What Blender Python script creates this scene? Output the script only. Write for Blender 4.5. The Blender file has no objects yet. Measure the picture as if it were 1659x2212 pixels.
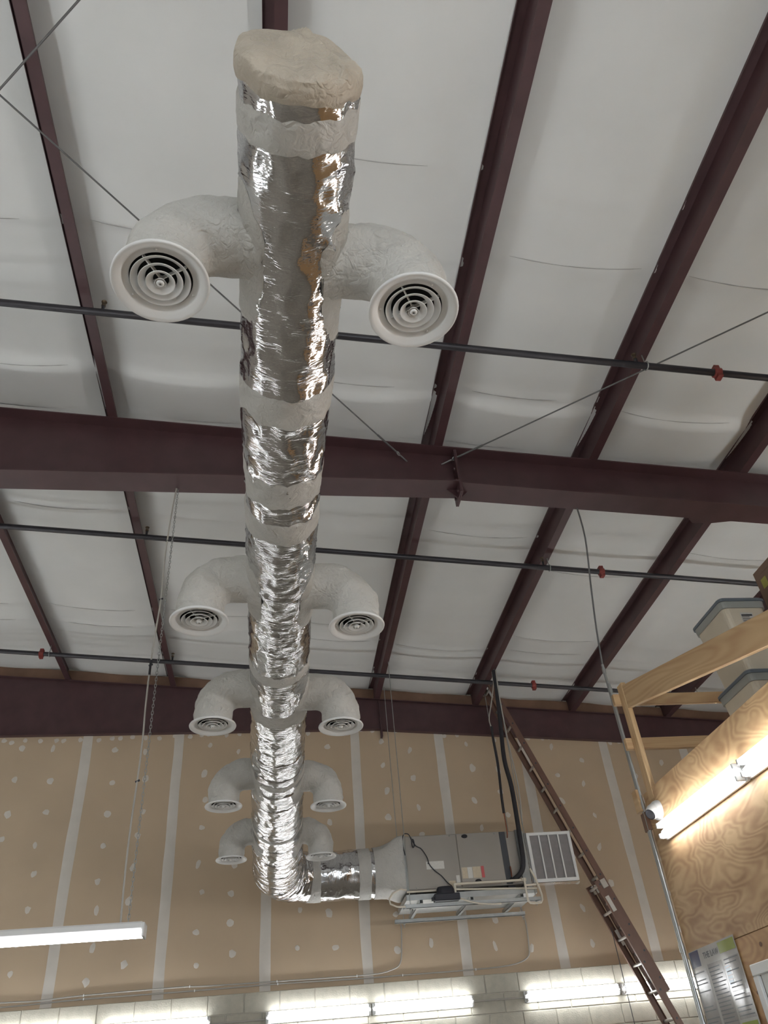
import bpy, math, random
from mathutils import Vector, Matrix, noise
PI = math.pi
R = random.Random(7)
S = bpy.context.scene
COL = S.collection

# ------------------------------------------------------------------ camera
CAM = Vector((0, 0, 1.6))
pitch, yaw, roll = 0.6614, 0.1738, -0.1007
fw = Vector((math.sin(yaw) * math.cos(pitch), math.cos(yaw) * math.cos(pitch), math.sin(pitch)))
rt = Vector((math.cos(yaw), -math.sin(yaw), 0))
up = rt.cross(fw)
r2 = rt * math.cos(roll) + up * math.sin(roll)
u2 = up * math.cos(roll) - rt * math.sin(roll)
cd = bpy.data.cameras.new('camera')
cd.sensor_fit = 'AUTO'; cd.sensor_width = 36.0
cd.lens = 36.0 * 1674.69 / 2212.0
cd.clip_start = 0.05; cd.clip_end = 200
co = bpy.data.objects.new('camera', cd); COL.objects.link(co)
m = Matrix((r2, u2, -fw)).transposed().to_4x4(); m.translation = CAM
co.matrix_world = m
S.camera = co

# ------------------------------------------------------------------ world, exposure
LAMP = 19.0            # radiance of the fluorescent tubes
w = bpy.data.worlds.new('world'); S.world = w; w.use_nodes = True
w.node_tree.nodes['Background'].inputs[0].default_value = (0.80, 0.90, 1.0, 1)
w.node_tree.nodes['Background'].inputs[1].default_value = 7.0
S.view_settings.view_transform = 'Standard'
S.view_settings.look = 'None'
S.view_settings.gamma = 1.0
S.view_settings.use_curve_mapping = False
S.view_settings.exposure = 0.18
pl = bpy.data.lights.new('door_portal', 'AREA'); pl.shape = 'RECTANGLE'; pl.size = 5.0; pl.size_y = 3.9
try: pl.cycles.is_portal = True
except Exception: pass
po_ = bpy.data.objects.new('door_portal', pl); COL.objects.link(po_); po_.location = (1.2, -6.1, 1.95); po_.rotation_euler = (-math.pi / 2, 0, math.pi)
try:
    S.cycles.use_denoising = True
    S.cycles.max_bounces = 8
    S.cycles.diffuse_bounces = 5
    S.cycles.sample_clamp_indirect = 6
except Exception:
    pass

# ------------------------------------------------------------------ materials
def lin(c):
    return tuple(((v / 255) / 12.92 if v / 255 <= .04045 else ((v / 255 + .055) / 1.055) ** 2.4) for v in c)

def mat(name, rgb, rough=.6, metal=0, var=0, vscale=6, vstretch=(1, 1, 1), bump=0, bscale=30, bstretch=(1, 1, 1), emit=0, detail=4, spec=.5, trans=0):
    M = bpy.data.materials.new(name); M.use_nodes = True
    nt = M.node_tree; b = nt.nodes['Principled BSDF']
    c = lin(rgb)
    b.inputs['Base Color'].default_value = (*c, 1)
    b.inputs['Roughness'].default_value = rough
    b.inputs['Metallic'].default_value = metal
    b.inputs['Specular IOR Level'].default_value = spec
    if trans:
        b.inputs['Transmission Weight'].default_value = trans
    if emit:
        b.inputs['Emission Color'].default_value = (*c, 1); b.inputs['Emission Strength'].default_value = emit
    tc = nt.nodes.new('ShaderNodeTexCoord')
    def mapped(st):
        mp = nt.nodes.new('ShaderNodeMapping'); mp.inputs['Scale'].default_value = st
        nt.links.new(tc.outputs['Object'], mp.inputs['Vector']); return mp.outputs[0]
    if var:
        n = nt.nodes.new('ShaderNodeTexNoise'); n.inputs['Scale'].default_value = vscale; n.inputs['Detail'].default_value = detail
        nt.links.new(mapped(vstretch), n.inputs['Vector'])
        r = nt.nodes.new('ShaderNodeValToRGB')
        r.color_ramp.elements[0].position = .3; r.color_ramp.elements[1].position = .7
        r.color_ramp.elements[0].color = (*[max(0, v * (1 - var)) for v in c], 1)
        r.color_ramp.elements[1].color = (*[min(1, v * (1 + var)) for v in c], 1)
        nt.links.new(n.outputs['Fac'], r.inputs[0]); nt.links.new(r.outputs[0], b.inputs['Base Color'])
    if bump:
        n = nt.nodes.new('ShaderNodeTexNoise'); n.inputs['Scale'].default_value = bscale; n.inputs['Detail'].default_value = 5
        nt.links.new(mapped(bstretch), n.inputs['Vector'])
        bp = nt.nodes.new('ShaderNodeBump'); bp.inputs['Strength'].default_value = bump; bp.inputs['Distance'].default_value = .01
        nt.links.new(n.outputs['Fac'], bp.inputs['Height']); nt.links.new(bp.outputs[0], b.inputs['Normal'])
    return M

def foil_mat(name='foil', ax=1):
    M = mat(name, (212, 212, 213), .12, 1.0)
    def st(lo, hi): return tuple(hi if k == ax else lo for k in range(3))
    nt = M.node_tree; b = nt.nodes['Principled BSDF']
    tc = nt.nodes.new('ShaderNodeTexCoord')
    def nz(st, sc, det, dist=0):
        mp = nt.nodes.new('ShaderNodeMapping'); mp.inputs['Scale'].default_value = st
        n = nt.nodes.new('ShaderNodeTexNoise'); n.inputs['Scale'].default_value = sc; n.inputs['Detail'].default_value = det
        n.inputs['Distortion'].default_value = dist
        nt.links.new(tc.outputs['Object'], mp.inputs[0]); nt.links.new(mp.outputs[0], n.inputs['Vector'])
        return n.outputs['Fac']
    def ridge(o):
        a = nt.nodes.new('ShaderNodeMath'); a.operation = 'SUBTRACT'; a.inputs[1].default_value = .5; nt.links.new(o, a.inputs[0])
        c = nt.nodes.new('ShaderNodeMath'); c.operation = 'ABSOLUTE'; nt.links.new(a.outputs[0], c.inputs[0])
        return c.outputs[0]
    def add(o1, o2, k):
        mm = nt.nodes.new('ShaderNodeMath'); mm.operation = 'MULTIPLY_ADD'; mm.inputs[1].default_value = k
        nt.links.new(o2, mm.inputs[0]); nt.links.new(o1, mm.inputs[2]); return mm.outputs[0]
    h = ridge(nz(st(1.2, 5), 5, 3, .6))
    h = add(h, ridge(nz(st(2.5, 9), 9, 2, .4)), .3)
    h = add(h, ridge(nz(st(2, 14), 14, 2, .3)), .07)
    h = add(h, nz((1, 1, 1), 60, 2), .03)
    bp = nt.nodes.new('ShaderNodeBump'); bp.inputs['Strength'].default_value = .5; bp.inputs['Distance'].default_value = .014
    nt.links.new(h, bp.inputs['Height']); nt.links.new(bp.outputs[0], b.inputs['Normal'])
    return M

def ply_mat(name, c1, c2, seed=0, along=(1, .6, 1.5)):
    M = mat(name, c1, .55); nt = M.node_tree; b = nt.nodes['Principled BSDF']
    tc = nt.nodes.new('ShaderNodeTexCoord'); mp = nt.nodes.new('ShaderNodeMapping')
    mp.inputs['Scale'].default_value = along; mp.inputs['Location'].default_value = (seed, seed * 1.7, seed * .6)
    nt.links.new(tc.outputs['Object'], mp.inputs[0])
    n = nt.nodes.new('ShaderNodeTexNoise'); n.inputs['Scale'].default_value = 2.6; n.inputs['Detail'].default_value = 2; n.inputs['Roughness'].default_value = .45; n.inputs['Distortion'].default_value = .4
    nt.links.new(mp.outputs[0], n.inputs['Vector'])
    k = nt.nodes.new('ShaderNodeMath'); k.operation = 'MULTIPLY'; k.inputs[1].default_value = 105
    nt.links.new(n.outputs['Fac'], k.inputs[0])
    s = nt.nodes.new('ShaderNodeMath'); s.operation = 'SINE'; nt.links.new(k.outputs[0], s.inputs[0])
    n2 = nt.nodes.new('ShaderNodeTexNoise'); n2.inputs['Scale'].default_value = 5; n2.inputs['Detail'].default_value = 6
    nt.links.new(mp.outputs[0], n2.inputs['Vector'])
    a = nt.nodes.new('ShaderNodeMath'); a.operation = 'MULTIPLY_ADD'; a.inputs[1].default_value = .11
    nt.links.new(s.outputs[0], a.inputs[0]); nt.links.new(n2.outputs['Fac'], a.inputs[2])
    r = nt.nodes.new('ShaderNodeValToRGB'); r.color_ramp.elements[0].position = .22; r.color_ramp.elements[1].position = .72
    r.color_ramp.elements[0].color = (*lin(c2), 1); r.color_ramp.elements[1].color = (*lin(c1), 1)
    nt.links.new(a.outputs[0], r.inputs[0]); nt.links.new(r.outputs[0], b.inputs['Base Color'])
    return M

M = {}
M['insul'] = mat('vinyl_insulation', (217, 218, 216), .5, var=.05, vscale=1.2, bump=.12, bscale=7, bstretch=(1, 3, 1))
M['seam_shade'] = mat('insulation_seam_shade', (172, 171, 169), .7, var=.05)  # grey that carries the shadow line of the ceiling seams and wrinkles
M['primer'] = mat('red_oxide_steel', (74, 50, 52), .45, var=.14, vscale=5)
M['black_pipe'] = mat('black_pipe', (52, 50, 54), .35, metal=.3, var=.15, vscale=8)
M['coupling'] = mat('red_coupling', (125, 48, 42), .5, var=.1)
M['galv'] = mat('galvanised', (170, 172, 170), .38, metal=.8, var=.08, vscale=14)
M['cabinet'] = mat('cabinet_steel', (160, 154, 146), .36, metal=.55, var=.04, vscale=3)
M['foil'] = foil_mat()
M['foil_cross'] = foil_mat('foil_cross', 0)
def crepe_mat(name, rgb, var):
    M = mat(name, rgb, .5, var=var, vscale=8, detail=6); nt = M.node_tree; b = nt.nodes['Principled BSDF']
    tc = nt.nodes.new('ShaderNodeTexCoord'); prev = None
    for sc, k in ((11, 1.0), (24, .6), (55, .2)):
        n = nt.nodes.new('ShaderNodeTexNoise'); n.inputs['Scale'].default_value = sc; n.inputs['Detail'].default_value = 2; n.inputs['Distortion'].default_value = .9
        nt.links.new(tc.outputs['Object'], n.inputs['Vector'])
        a = nt.nodes.new('ShaderNodeMath'); a.operation = 'SUBTRACT'; a.inputs[1].default_value = .5; nt.links.new(n.outputs['Fac'], a.inputs[0])
        c = nt.nodes.new('ShaderNodeMath'); c.operation = 'ABSOLUTE'; nt.links.new(a.outputs[0], c.inputs[0])
        d = nt.nodes.new('ShaderNodeMath'); d.operation = 'MULTIPLY_ADD'; d.inputs[1].default_value = k; nt.links.new(c.outputs[0], d.inputs[0])
        d.inputs[2].default_value = 0
        if prev: nt.links.new(prev, d.inputs[2])
        prev = d.outputs[0]
    bp = nt.nodes.new('ShaderNodeBump'); bp.inputs['Strength'].default_value = .8; bp.inputs['Distance'].default_value = .024
    nt.links.new(prev, bp.inputs['Height']); nt.links.new(bp.outputs[0], b.inputs['Normal'])
    return M
M['tape'] = crepe_mat('white_wrap', (188, 186, 180), .06)
M['cap'] = crepe_mat('cap_wrap', (178, 168, 152), .14)
M['white_metal'] = mat('white_painted_metal', (222, 222, 220), .4, var=.02)
M['dark'] = mat('shaded_interior', (22, 23, 26), .8, var=.1)  # near-black colour carries the shade inside the diffuser necks
M['drywall'] = mat('drywall_paper', (186, 166, 141), .8, var=.05, vscale=1.5)
M['compound'] = mat('joint_compound', (203, 197, 188), .8, var=.04, vscale=6)
M['block'] = mat('concrete_block', (176, 172, 158), .85, var=.08, vscale=14, bump=.3, bscale=70)
M['mortar'] = mat('mortar', (186, 183, 172), .9, var=.05, vscale=20)
M['floor'] = mat('concrete_floor', (120, 113, 103), .55, var=.42, vscale=1.1, detail=5)
M['apron'] = mat('pale_concrete', (176, 174, 170), .8, var=.08, vscale=2)
M['wallpaint'] = mat('plain_wall', (196, 190, 180), .8, var=.04, vscale=2)
M['ply'] = ply_mat('plywood', (202, 170, 128), (158, 122, 86), 0)
M['ply2'] = ply_mat('plywood_lower', (196, 158, 112), (160, 120, 82), 5)
M['lumber'] = ply_mat('lumber', (206, 178, 138), (178, 142, 102), 3, along=(1.4, .16, 1.4))
M['lumber_x'] = ply_mat('lumber_x', (204, 174, 132), (178, 142, 104), 7, along=(.16, 1.4, 1.4))
M['lumber_z'] = ply_mat('lumber_z', (208, 178, 136), (182, 146, 106), 9, along=(1.4, 1.4, .16))
M['nailer'] = mat('nailer_wood', (120, 92, 74), .7, var=.15, vscale=4)
M['fibreglass'] = mat('brown_fibreglass', (108, 80, 68), .45, var=.1, vscale=6)
M['alu'] = mat('aluminium', (188, 184, 176), .35, metal=.6, var=.05)
M['tube'] = mat('lamp_tube', (250, 252, 255), .4, emit=LAMP, var=0)
M['tube_fill'] = mat('unseen_fill_tube', (246, 251, 255), .4, emit=39.0, var=0)  # stronger emission given to unseen lamps to brighten the room
M['pvc'] = mat('pvc', (214, 205, 188), .4, var=.03)
M['rubber'] = mat('black_insulation', (38, 36, 40), .7, var=.15, vscale=12)
M['copper'] = mat('copper', (150, 92, 70), .35, metal=.8, var=.1)
M['cable'] = mat('grey_cable', (170, 166, 158), .5, var=.04)
M['wire'] = mat('steel_cable', (112, 112, 112), .4, metal=.6, var=.1)
M['blackplastic'] = mat('black_plastic', (36, 36, 44), .4, var=.1)
M['paper'] = mat('label_paper', (208, 206, 200), .6, var=.05, vscale=60)
M['cream'] = mat('label_cream', (196, 182, 158), .6, var=.06, vscale=40)
M['redlabel'] = mat('label_red', (190, 90, 90), .6, var=.05)
M['filter'] = mat('filter_media', (128, 124, 124), .85, var=.08, vscale=20)
M['bin'] = mat('cream_bin', (222, 212, 192), .45, var=.03)
M['rim'] = mat('translucent_rim', (168, 172, 168), .4, var=.04)
M['lid'] = mat('blue_grey_lid', (112, 122, 132), .45, var=.05)
M['card'] = mat('cardboard', (132, 108, 92), .8, var=.06)
M['yellowtape'] = mat('yellow_green_tape', (172, 166, 82), .5, var=.06)
M['ink'] = mat('print_ink', (60, 62, 66), .4, var=.1)
M['lam'] = mat('laminate', (186, 184, 180), .12, var=.03, vscale=30)
M['p_blue'] = mat('print_blue', (62, 68, 104), .15, var=.08)
M['p_green'] = mat('print_green', (140, 152, 62), .15, var=.08)
M['p_red'] = mat('print_red', (166, 66, 58), .15, var=.08)
M['p_navy'] = mat('print_navy', (58, 72, 102), .15, var=.08)
M['p_grey'] = mat('print_grey', (150, 146, 142), .15, var=.06, vscale=50)
M['p_sky'] = mat('print_sky', (138, 164, 184), .15, var=.08)
M['glass'] = mat('window_glass', (40, 44, 48), .06, var=.1)
M['bronze'] = mat('bronze_head', (96, 82, 66), .45, metal=.6, var=.1)
M['lens'] = mat('camera_lens', (70, 70, 74), .12, var=.05)

# ------------------------------------------------------------------ mesh helpers
class MB:
    def __init__(s): s.v = []; s.f = []; s.sm = []
    def add(s, vs, fs, smooth=False):
        o = len(s.v); s.v += [Vector(p) for p in vs]
        for f in fs: s.f.append(tuple(i + o for i in f)); s.sm.append(smooth)
        return s
    def box(s, a, b, T=None):
        x0, y0, z0 = a; x1, y1, z1 = b
        vs = [Vector(p) for p in ((x0, y0, z0), (x1, y0, z0), (x1, y1, z0), (x0, y1, z0), (x0, y0, z1), (x1, y0, z1), (x1, y1, z1), (x0, y1, z1))]
        if T: vs = [T @ p for p in vs]
        return s.add(vs, [(0, 3, 2, 1), (4, 5, 6, 7), (0, 1, 5, 4), (1, 2, 6, 5), (2, 3, 7, 6), (3, 0, 4, 7)])
    def bevbox(s, a, b, c=.004, T=None):
        # box with chamfered edges
        a = Vector(a); b = Vector(b); vs = []; idx = {}
        for ix in (0, 1):
            for iy in (0, 1):
                for iz in (0, 1):
                    p = Vector((b.x if ix else a.x, b.y if iy else a.y, b.z if iz else a.z))
                    sg = Vector((-1 if ix else 1, -1 if iy else 1, -1 if iz else 1))
                    for ax in range(3):
                        q = p.copy()
                        for k in range(3):
                            if k != ax: q[k] += sg[k] * c
                        idx[(ix, iy, iz, ax)] = len(vs); vs.append(q)
        fs = []
        for ax in range(3):
            o = [k for k in range(3) if k != ax]
            for sd in (0, 1):
                quad = []
                for (u, v) in ((0, 0), (1, 0), (1, 1), (0, 1)):
                    t = [0, 0, 0]; t[ax] = sd; t[o[0]] = u; t[o[1]] = v
                    quad.append(idx[(*t, ax)])
                if (sd == 0) == (ax != 1): quad.reverse()
                fs.append(tuple(quad))
        for ax in range(3):
            o = [k for k in range(3) if k != ax]
            for (u, v) in ((0, 0), (1, 0), (1, 1), (0, 1)):
                t0 = [0, 0, 0]; t1 = [0, 0, 0]; t0[ax] = 0; t1[ax] = 1
                for t in (t0, t1): t[o[0]] = u; t[o[1]] = v
                fs.append((idx[(*t0, o[0])], idx[(*t1, o[0])], idx[(*t1, o[1])], idx[(*t0, o[1])]))
        for ix in (0, 1):
            for iy in (0, 1):
                for iz in (0, 1): fs.append(tuple(idx[(ix, iy, iz, k)] for k in range(3)))
        if T: vs = [T @ p for p in vs]
        return s.add(vs, fs)
    def tube(s, pts, r, n=10, cap=True):
        pts = [Vector(p) for p in pts]; N = len(pts)
        rs = r if isinstance(r, (list, tuple)) else [r] * N
        vs = []; prev = None
        for i, p in enumerate(pts):
            d = (pts[min(i + 1, N - 1)] - pts[max(i - 1, 0)]).normalized()
            if prev is None:
                a = Vector((0, 0, 1)) if abs(d.z) < .9 else Vector((1, 0, 0))
                x = d.cross(a).normalized()
            else:
                x = (prev - d * prev.dot(d)).normalized()
            prev = x; y = d.cross(x)
            for k in range(n):
                t = 2 * PI * k / n; vs.append(p + (x * math.cos(t) + y * math.sin(t)) * rs[i])
        fs = [(i * n + k, i * n + (k + 1) % n, (i + 1) * n + (k + 1) % n, (i + 1) * n + k) for i in range(N - 1) for k in range(n)]
        s.add(vs, fs, True)
        if cap:
            s.add(vs[:n], [tuple(range(n - 1, -1, -1))]); s.add(vs[-n:], [tuple(range(n))])
        return s
    def lathe(s, prof, c=(0, 0, 0), n=32, axis='z', T=None):
        vs = []; c = Vector(c)
        for (r, z) in prof:
            for k in range(n):
                t = 2 * PI * k / n; vs.append(Vector((r * math.cos(t), r * math.sin(t), z)))
        if T: vs = [T @ p for p in vs]
        vs = [p + c for p in vs]
        fs = [(i * n + k, i * n + (k + 1) % n, (i + 1) * n + (k + 1) % n, (i + 1) * n + k) for i in range(len(prof) - 1) for k in range(n)]
        return s.add(vs, fs, True)
    def grid(s, fn, nu, nv, smooth=True, closed_v=False):
        vs = [fn(i / nu, j / nv) for i in range(nu + 1) for j in range(nv + (0 if closed_v else 1))]
        w_ = nv if closed_v else nv + 1
        fs = [(i * w_ + j, (i + 1) * w_ + j, (i + 1) * w_ + (j + 1) % w_, i * w_ + (j + 1) % w_) for i in range(nu) for j in range(nv)]
        return s.add(vs, fs, smooth)
    def build(s, name, material, parent=None, origin=None):
        me = bpy.data.meshes.new(name)
        if parent is not None:
            rootp = parent
            while rootp.parent: rootp = rootp.parent
            org = rootp.location.copy()
        else:
            if origin is None:
                xs = [p.x for p in s.v]; ys = [p.y for p in s.v]; zs = [p.z for p in s.v]
                origin = ((min(xs) + max(xs)) / 2, (min(ys) + max(ys)) / 2, min(zs))
            org = Vector(origin)
        me.from_pydata([p - org for p in s.v], [], s.f)
        me.polygons.foreach_set('use_smooth', s.sm)
        me.materials.append(M[material] if isinstance(material, str) else material)
        me.update()
        o = bpy.data.objects.new(name, me); COL.objects.link(o)
        if parent is not None: o.parent = parent
        else: o.location = org
        return o

def thing(name, label, cat, loc, group=None):
    o = bpy.data.objects.new(name, None); COL.objects.link(o); o.empty_display_size = .1
    o.location = loc; o['label'] = label; o['category'] = cat
    if group: o['group'] = group
    return o
def tag(o, label, cat, group=None):
    o['label'] = label; o['category'] = cat
    if group: o['group'] = group
    return o
def struct(o, label):
    o['kind'] = 'structure'; o['label'] = label; return o
def sroot(name, label, loc=(0, 0, 0)):
    o = bpy.data.objects.new(name, None); COL.objects.link(o); o.location = loc
    o['kind'] = 'structure'; o['label'] = label; return o
def copy_tree(o, parent=None):
    c = o.copy(); COL.objects.link(c)
    if parent: c.parent = parent
    for ch in [x for x in bpy.data.objects if x.parent == o]:
        copy_tree(ch, c)
    return c
def fbm(p, f=1.0, oct=3):
    v = 0; a = 1
    for i in range(oct):
        v += a * noise.noise(Vector(p) * f); f *= 2; a *= .5
    return v

# ------------------------------------------------------------------ key dimensions
SL = 0.0944
def zf(x): return 6.587 - SL * x          # underside of the purlins
BACK = 10.63
XL, XR, YF = -8.0, 8.0, -6.0
PX = [-2.896 + 1.469 * j for j in range(-3, 8)]      # outer edge of each purlin's lower flange

# ------------------------------------------------------------------ ceiling
def build_ceiling():
    b = MB(); t = .02
    xs = (XL - .3, XR + .3); ys = (YF - .3, BACK + .4)
    vs = [(x, y, zf(x) + .33 + k) for k in (0, t) for x in xs for y in ys]
    b.add(vs, [(0, 2, 3, 1), (4, 5, 7, 6), (0, 1, 5, 4), (2, 6, 7, 3), (0, 4, 6, 2), (1, 3, 7, 5)])
    c = b.build('ceiling', 'white_metal'); struct(c, 'steel roof deck lined with white faced insulation between the purlins')
    bounds = [XL - .3] + [x - .074 for x in PX if XL < x < XR] + [XR + .3]
    creases = {0: (-2.4, .6, 2.61, 3.24, 4.6), 1: (5.75, 6.67, 7.19, 8.72, 9.12, 9.9)}
    for bi in range(len(bounds) - 1):
        x0, x1 = bounds[bi], bounds[bi + 1]
        for seg, (y0, y1) in enumerate(((YF - .2, 5.26), (5.26, BACK + .12))):
            near = -2 < bi * 1 and y1 > 0
            ny = int((y1 - y0) / .04); nx = 10
            sd = R.uniform(0, 50); cr = [(cy + R.uniform(-.07, .07), R.uniform(.006, .018), R.uniform(.02, .05)) for cy in creases[seg]]
            def fn(u, v, x0=x0, x1=x1, y0=y0, y1=y1, sd=sd, cr=cr):
                x = x0 + (x1 - x0) * v; y = y0 + (y1 - y0) * u
                e = 4 * v * (1 - v)
                z = zf(x) + .205 - .045 * e - .012 * e * fbm((x * .8 + sd, y * .9, 0), 1, 2)
                for (cy, h, wd) in cr:
                    yy = y - cy - .05 * math.sin(v * PI) + .015 * noise.noise(Vector((x * 3, sd, cy)))
                    z -= h * math.exp(-(yy / wd) ** 2) * min(1, e * 2)
                # the blanket hangs in a fold just before the main frame and is pulled up over it
                for fy, hh in ((5.26, .075), (BACK, .03)):
                    d = fy - y - .02 * noise.noise(Vector((x * 1.5, sd, fy))) + .04 * math.sin(v * PI)
                    if 0 < d < .56: z -= hh * e ** .6 * d / .56
                    elif .56 <= d < .68: z -= hh * e ** .6 * (1 - (d - .56) / .12) ** 2
                d = y - 5.26 - .26
                z -= .016 * e * math.exp(-(d / .05) ** 2)
                return Vector((x, y, z))
            pnl = MB().grid(fn, ny, nx).build('insulation_panel', 'insul', c)
            if -4.6 < x0 and x1 < 7.5:
                for q, (cy, h, wd) in enumerate(cr):
                    if cy < 1.5 or cy > 9.7 or h < .0105: continue
                    va, vb = R.uniform(.06, .2), R.uniform(.7, .95)
                    P = []
                    for k in range(13):
                        v = va + (vb - va) * k / 12; p = fn((cy + .05 * math.sin(v * PI) - y0) / (y1 - y0), v); P.append(p - Vector((0, 0, .001)))
                    MB().tube(P, [.001] + [R.uniform(.002, .0042) for _ in range(11)] + [.001], 5).build('lap_seam_shade', 'seam_shade', pnl)  # thin tube along the crease, its shadow line put into the colour
    return c
build_ceiling()

# ------------------------------------------------------------------ shell
b = MB().box((XL - .2, YF - .2, -.15), (XR + .2, BACK + .4, 0)); struct(b.build('floor', 'floor'), 'tan concrete shop floor below the camera')
for nm, a, c2 in (('wall_left', (XL - .2, YF, 0), (XL, BACK + .2, 7.8)), ('wall_right', (XR, YF, 0), (XR + .2, BACK + .2, 6.4))):
    struct(MB().box(a, c2).build(nm, 'wallpaint'), 'plain tan shop wall outside the photographed view')

fwb = MB()
for a, c2 in (((XL, YF - .2, 0), (-1.3, YF, 8)), ((3.7, YF - .2, 0), (XR, YF, 8)), ((-1.3, YF - .2, 3.9), (3.7, YF, 8))): fwb.box(a, c2)
struct(fwb.build('wall_front', 'wallpaint'), 'front shop wall with an open overhead door behind the viewer')
struct(MB().box((-30, -40, -.2), (30, YF - .2, -.02)).build('ground', 'apron'), 'concrete apron outside the open overhead door')

# back wall: drywall over concrete block
wb = MB().box((XL, BACK + .02, 0), (XR, BACK + .25, 7.6)).build('wall_back', 'mortar')
struct(wb, 'back wall with taped tan drywall above painted concrete block')
SE = [-2.545 + 1.2192 * i for i in range(-4, 9)]
DZ0 = 2.87
for i in range(len(SE) - 1):
    x0, x1 = max(SE[i], XL), min(SE[i + 1], XR)
    if x1 - x0 < .2: continue
    zt = 6.10 if x0 < 1 else 6.10 - .08 * (x0 - 1)
    p = MB().box((x0 + .002, BACK, DZ0), (x1 - .002, BACK + .02, zt + .25)).build('drywall_panel', 'drywall', wb)
    vis = -4.5 < x0 < 6.5
    if not vis: continue
    # joint tape at the right edge of the panel
    rows = 26; vs = []; fs = []
    for k in range(rows + 1):
        z = DZ0 + .002 + (zt - DZ0) * k / rows
        wl = .068 + .012 * noise.noise(Vector((x1 * 3, z * 2, 1))); wr = .068 + .012 * noise.noise(Vector((x1 * 3, z * 2, 9)))
        cx = x1 + .012 * noise.noise(Vector((x1, z * .8, 4)))
        vs += [(cx - wl, BACK + .001, z), (cx - wl + .012, BACK - .0025, z), (cx + wr - .012, BACK - .0025, z), (cx + wr, BACK + .001, z)]
    for k in range(rows):
        for q in range(3): fs.append((k * 4 + q, k * 4 + q + 1, k * 4 + q + 5, k * 4 + q + 4))
    MB().add(vs, fs, True).build('joint_tape', 'compound', p)
    for sx in (.40, .81):
        z = DZ0 + .2 + R.uniform(0, .25)
        while z < zt - .12:
            cx = x0 + sx + R.uniform(-.035, .035); n = 9; a0 = R.uniform(0, PI); rx = R.uniform(.026, .046); rz = R.uniform(.034, .062)
            tilt = R.uniform(-.5, .5)
            ring = []; ring2 = []
            for k in range(n):
                t = 2 * PI * k / n; q = R.uniform(.8, 1.2)
                u, v = rx * math.cos(t) * q, rz * math.sin(t) * q
                u, v = u * math.cos(tilt) - v * math.sin(tilt), u * math.sin(tilt) + v * math.cos(tilt)
                ring.append((cx + u, BACK + .0005, z + v)); ring2.append((cx + u * .8, BACK - .002, z + v * .8))
            MB().add(ring + ring2, [tuple(range(n, 2 * n))] + [(k, (k + 1) % n, n + (k + 1) % n, n + k) for k in range(n)], True).build('compound_patch', 'compound', p)
            z += R.uniform(.3, .46)
    for q in range(7):      # nail patches along the top edge of the board
        cx = x0 + .1 + q * .17 + R.uniform(-.05, .05); z = zt - .1 + R.uniform(-.02, .02); n = 7; ring = []; ring2 = []
        for k in range(n):
            t = 2 * PI * k / n; rr = R.uniform(.028, .042)
            ring.append((cx + rr * math.cos(t), BACK + .0005, z + rr * math.sin(t))); ring2.append((cx + rr * .8 * math.cos(t), BACK - .002, z + rr * .8 * math.sin(t)))
        MB().add(ring + ring2, [tuple(range(n, 2 * n))] + [(k, (k + 1) % n, n + (k + 1) % n, n + k) for k in range(n)], True).build('compound_patch', 'compound', p)
# concrete blocks (face stands 4 cm proud of the drywall)
BF = BACK - .04
MB().box((XL, BF + .012, 0), (XR, BACK + .03, DZ0 - .004)).build('mortar_bed', 'mortar', wb)
blk = MB().bevbox((-.1985, 0, .004), (.1985, .03, .1992), .005)
first = None
for row in range(5):
    z0 = DZ0 - .2032 * (row + 1)
    x = -4.2 + (.2032 if row % 2 else 0)
    while x < 6.6:
        if first is None:
            first = blk.build('concrete_block', 'block', wb)
            o = first
        else:
            o = first.copy(); COL.objects.link(o)
        o.location = Vector((x, BF, z0))
        x += .4064
# wood nailer above the end rafter
b = MB(); xs = [XL, XR]
b.add([(x, y, zf(x) + dz) for y in (BACK - .012, BACK + .03) for x in xs for dz in (-.08, .17)], [(0, 2, 3, 1), (4, 5, 7, 6), (1, 3, 7, 5), (0, 4, 6, 2), (0, 1, 5, 4), (2, 6, 7, 3)])
b.build('wood_nailer', 'nailer', wb)

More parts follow.
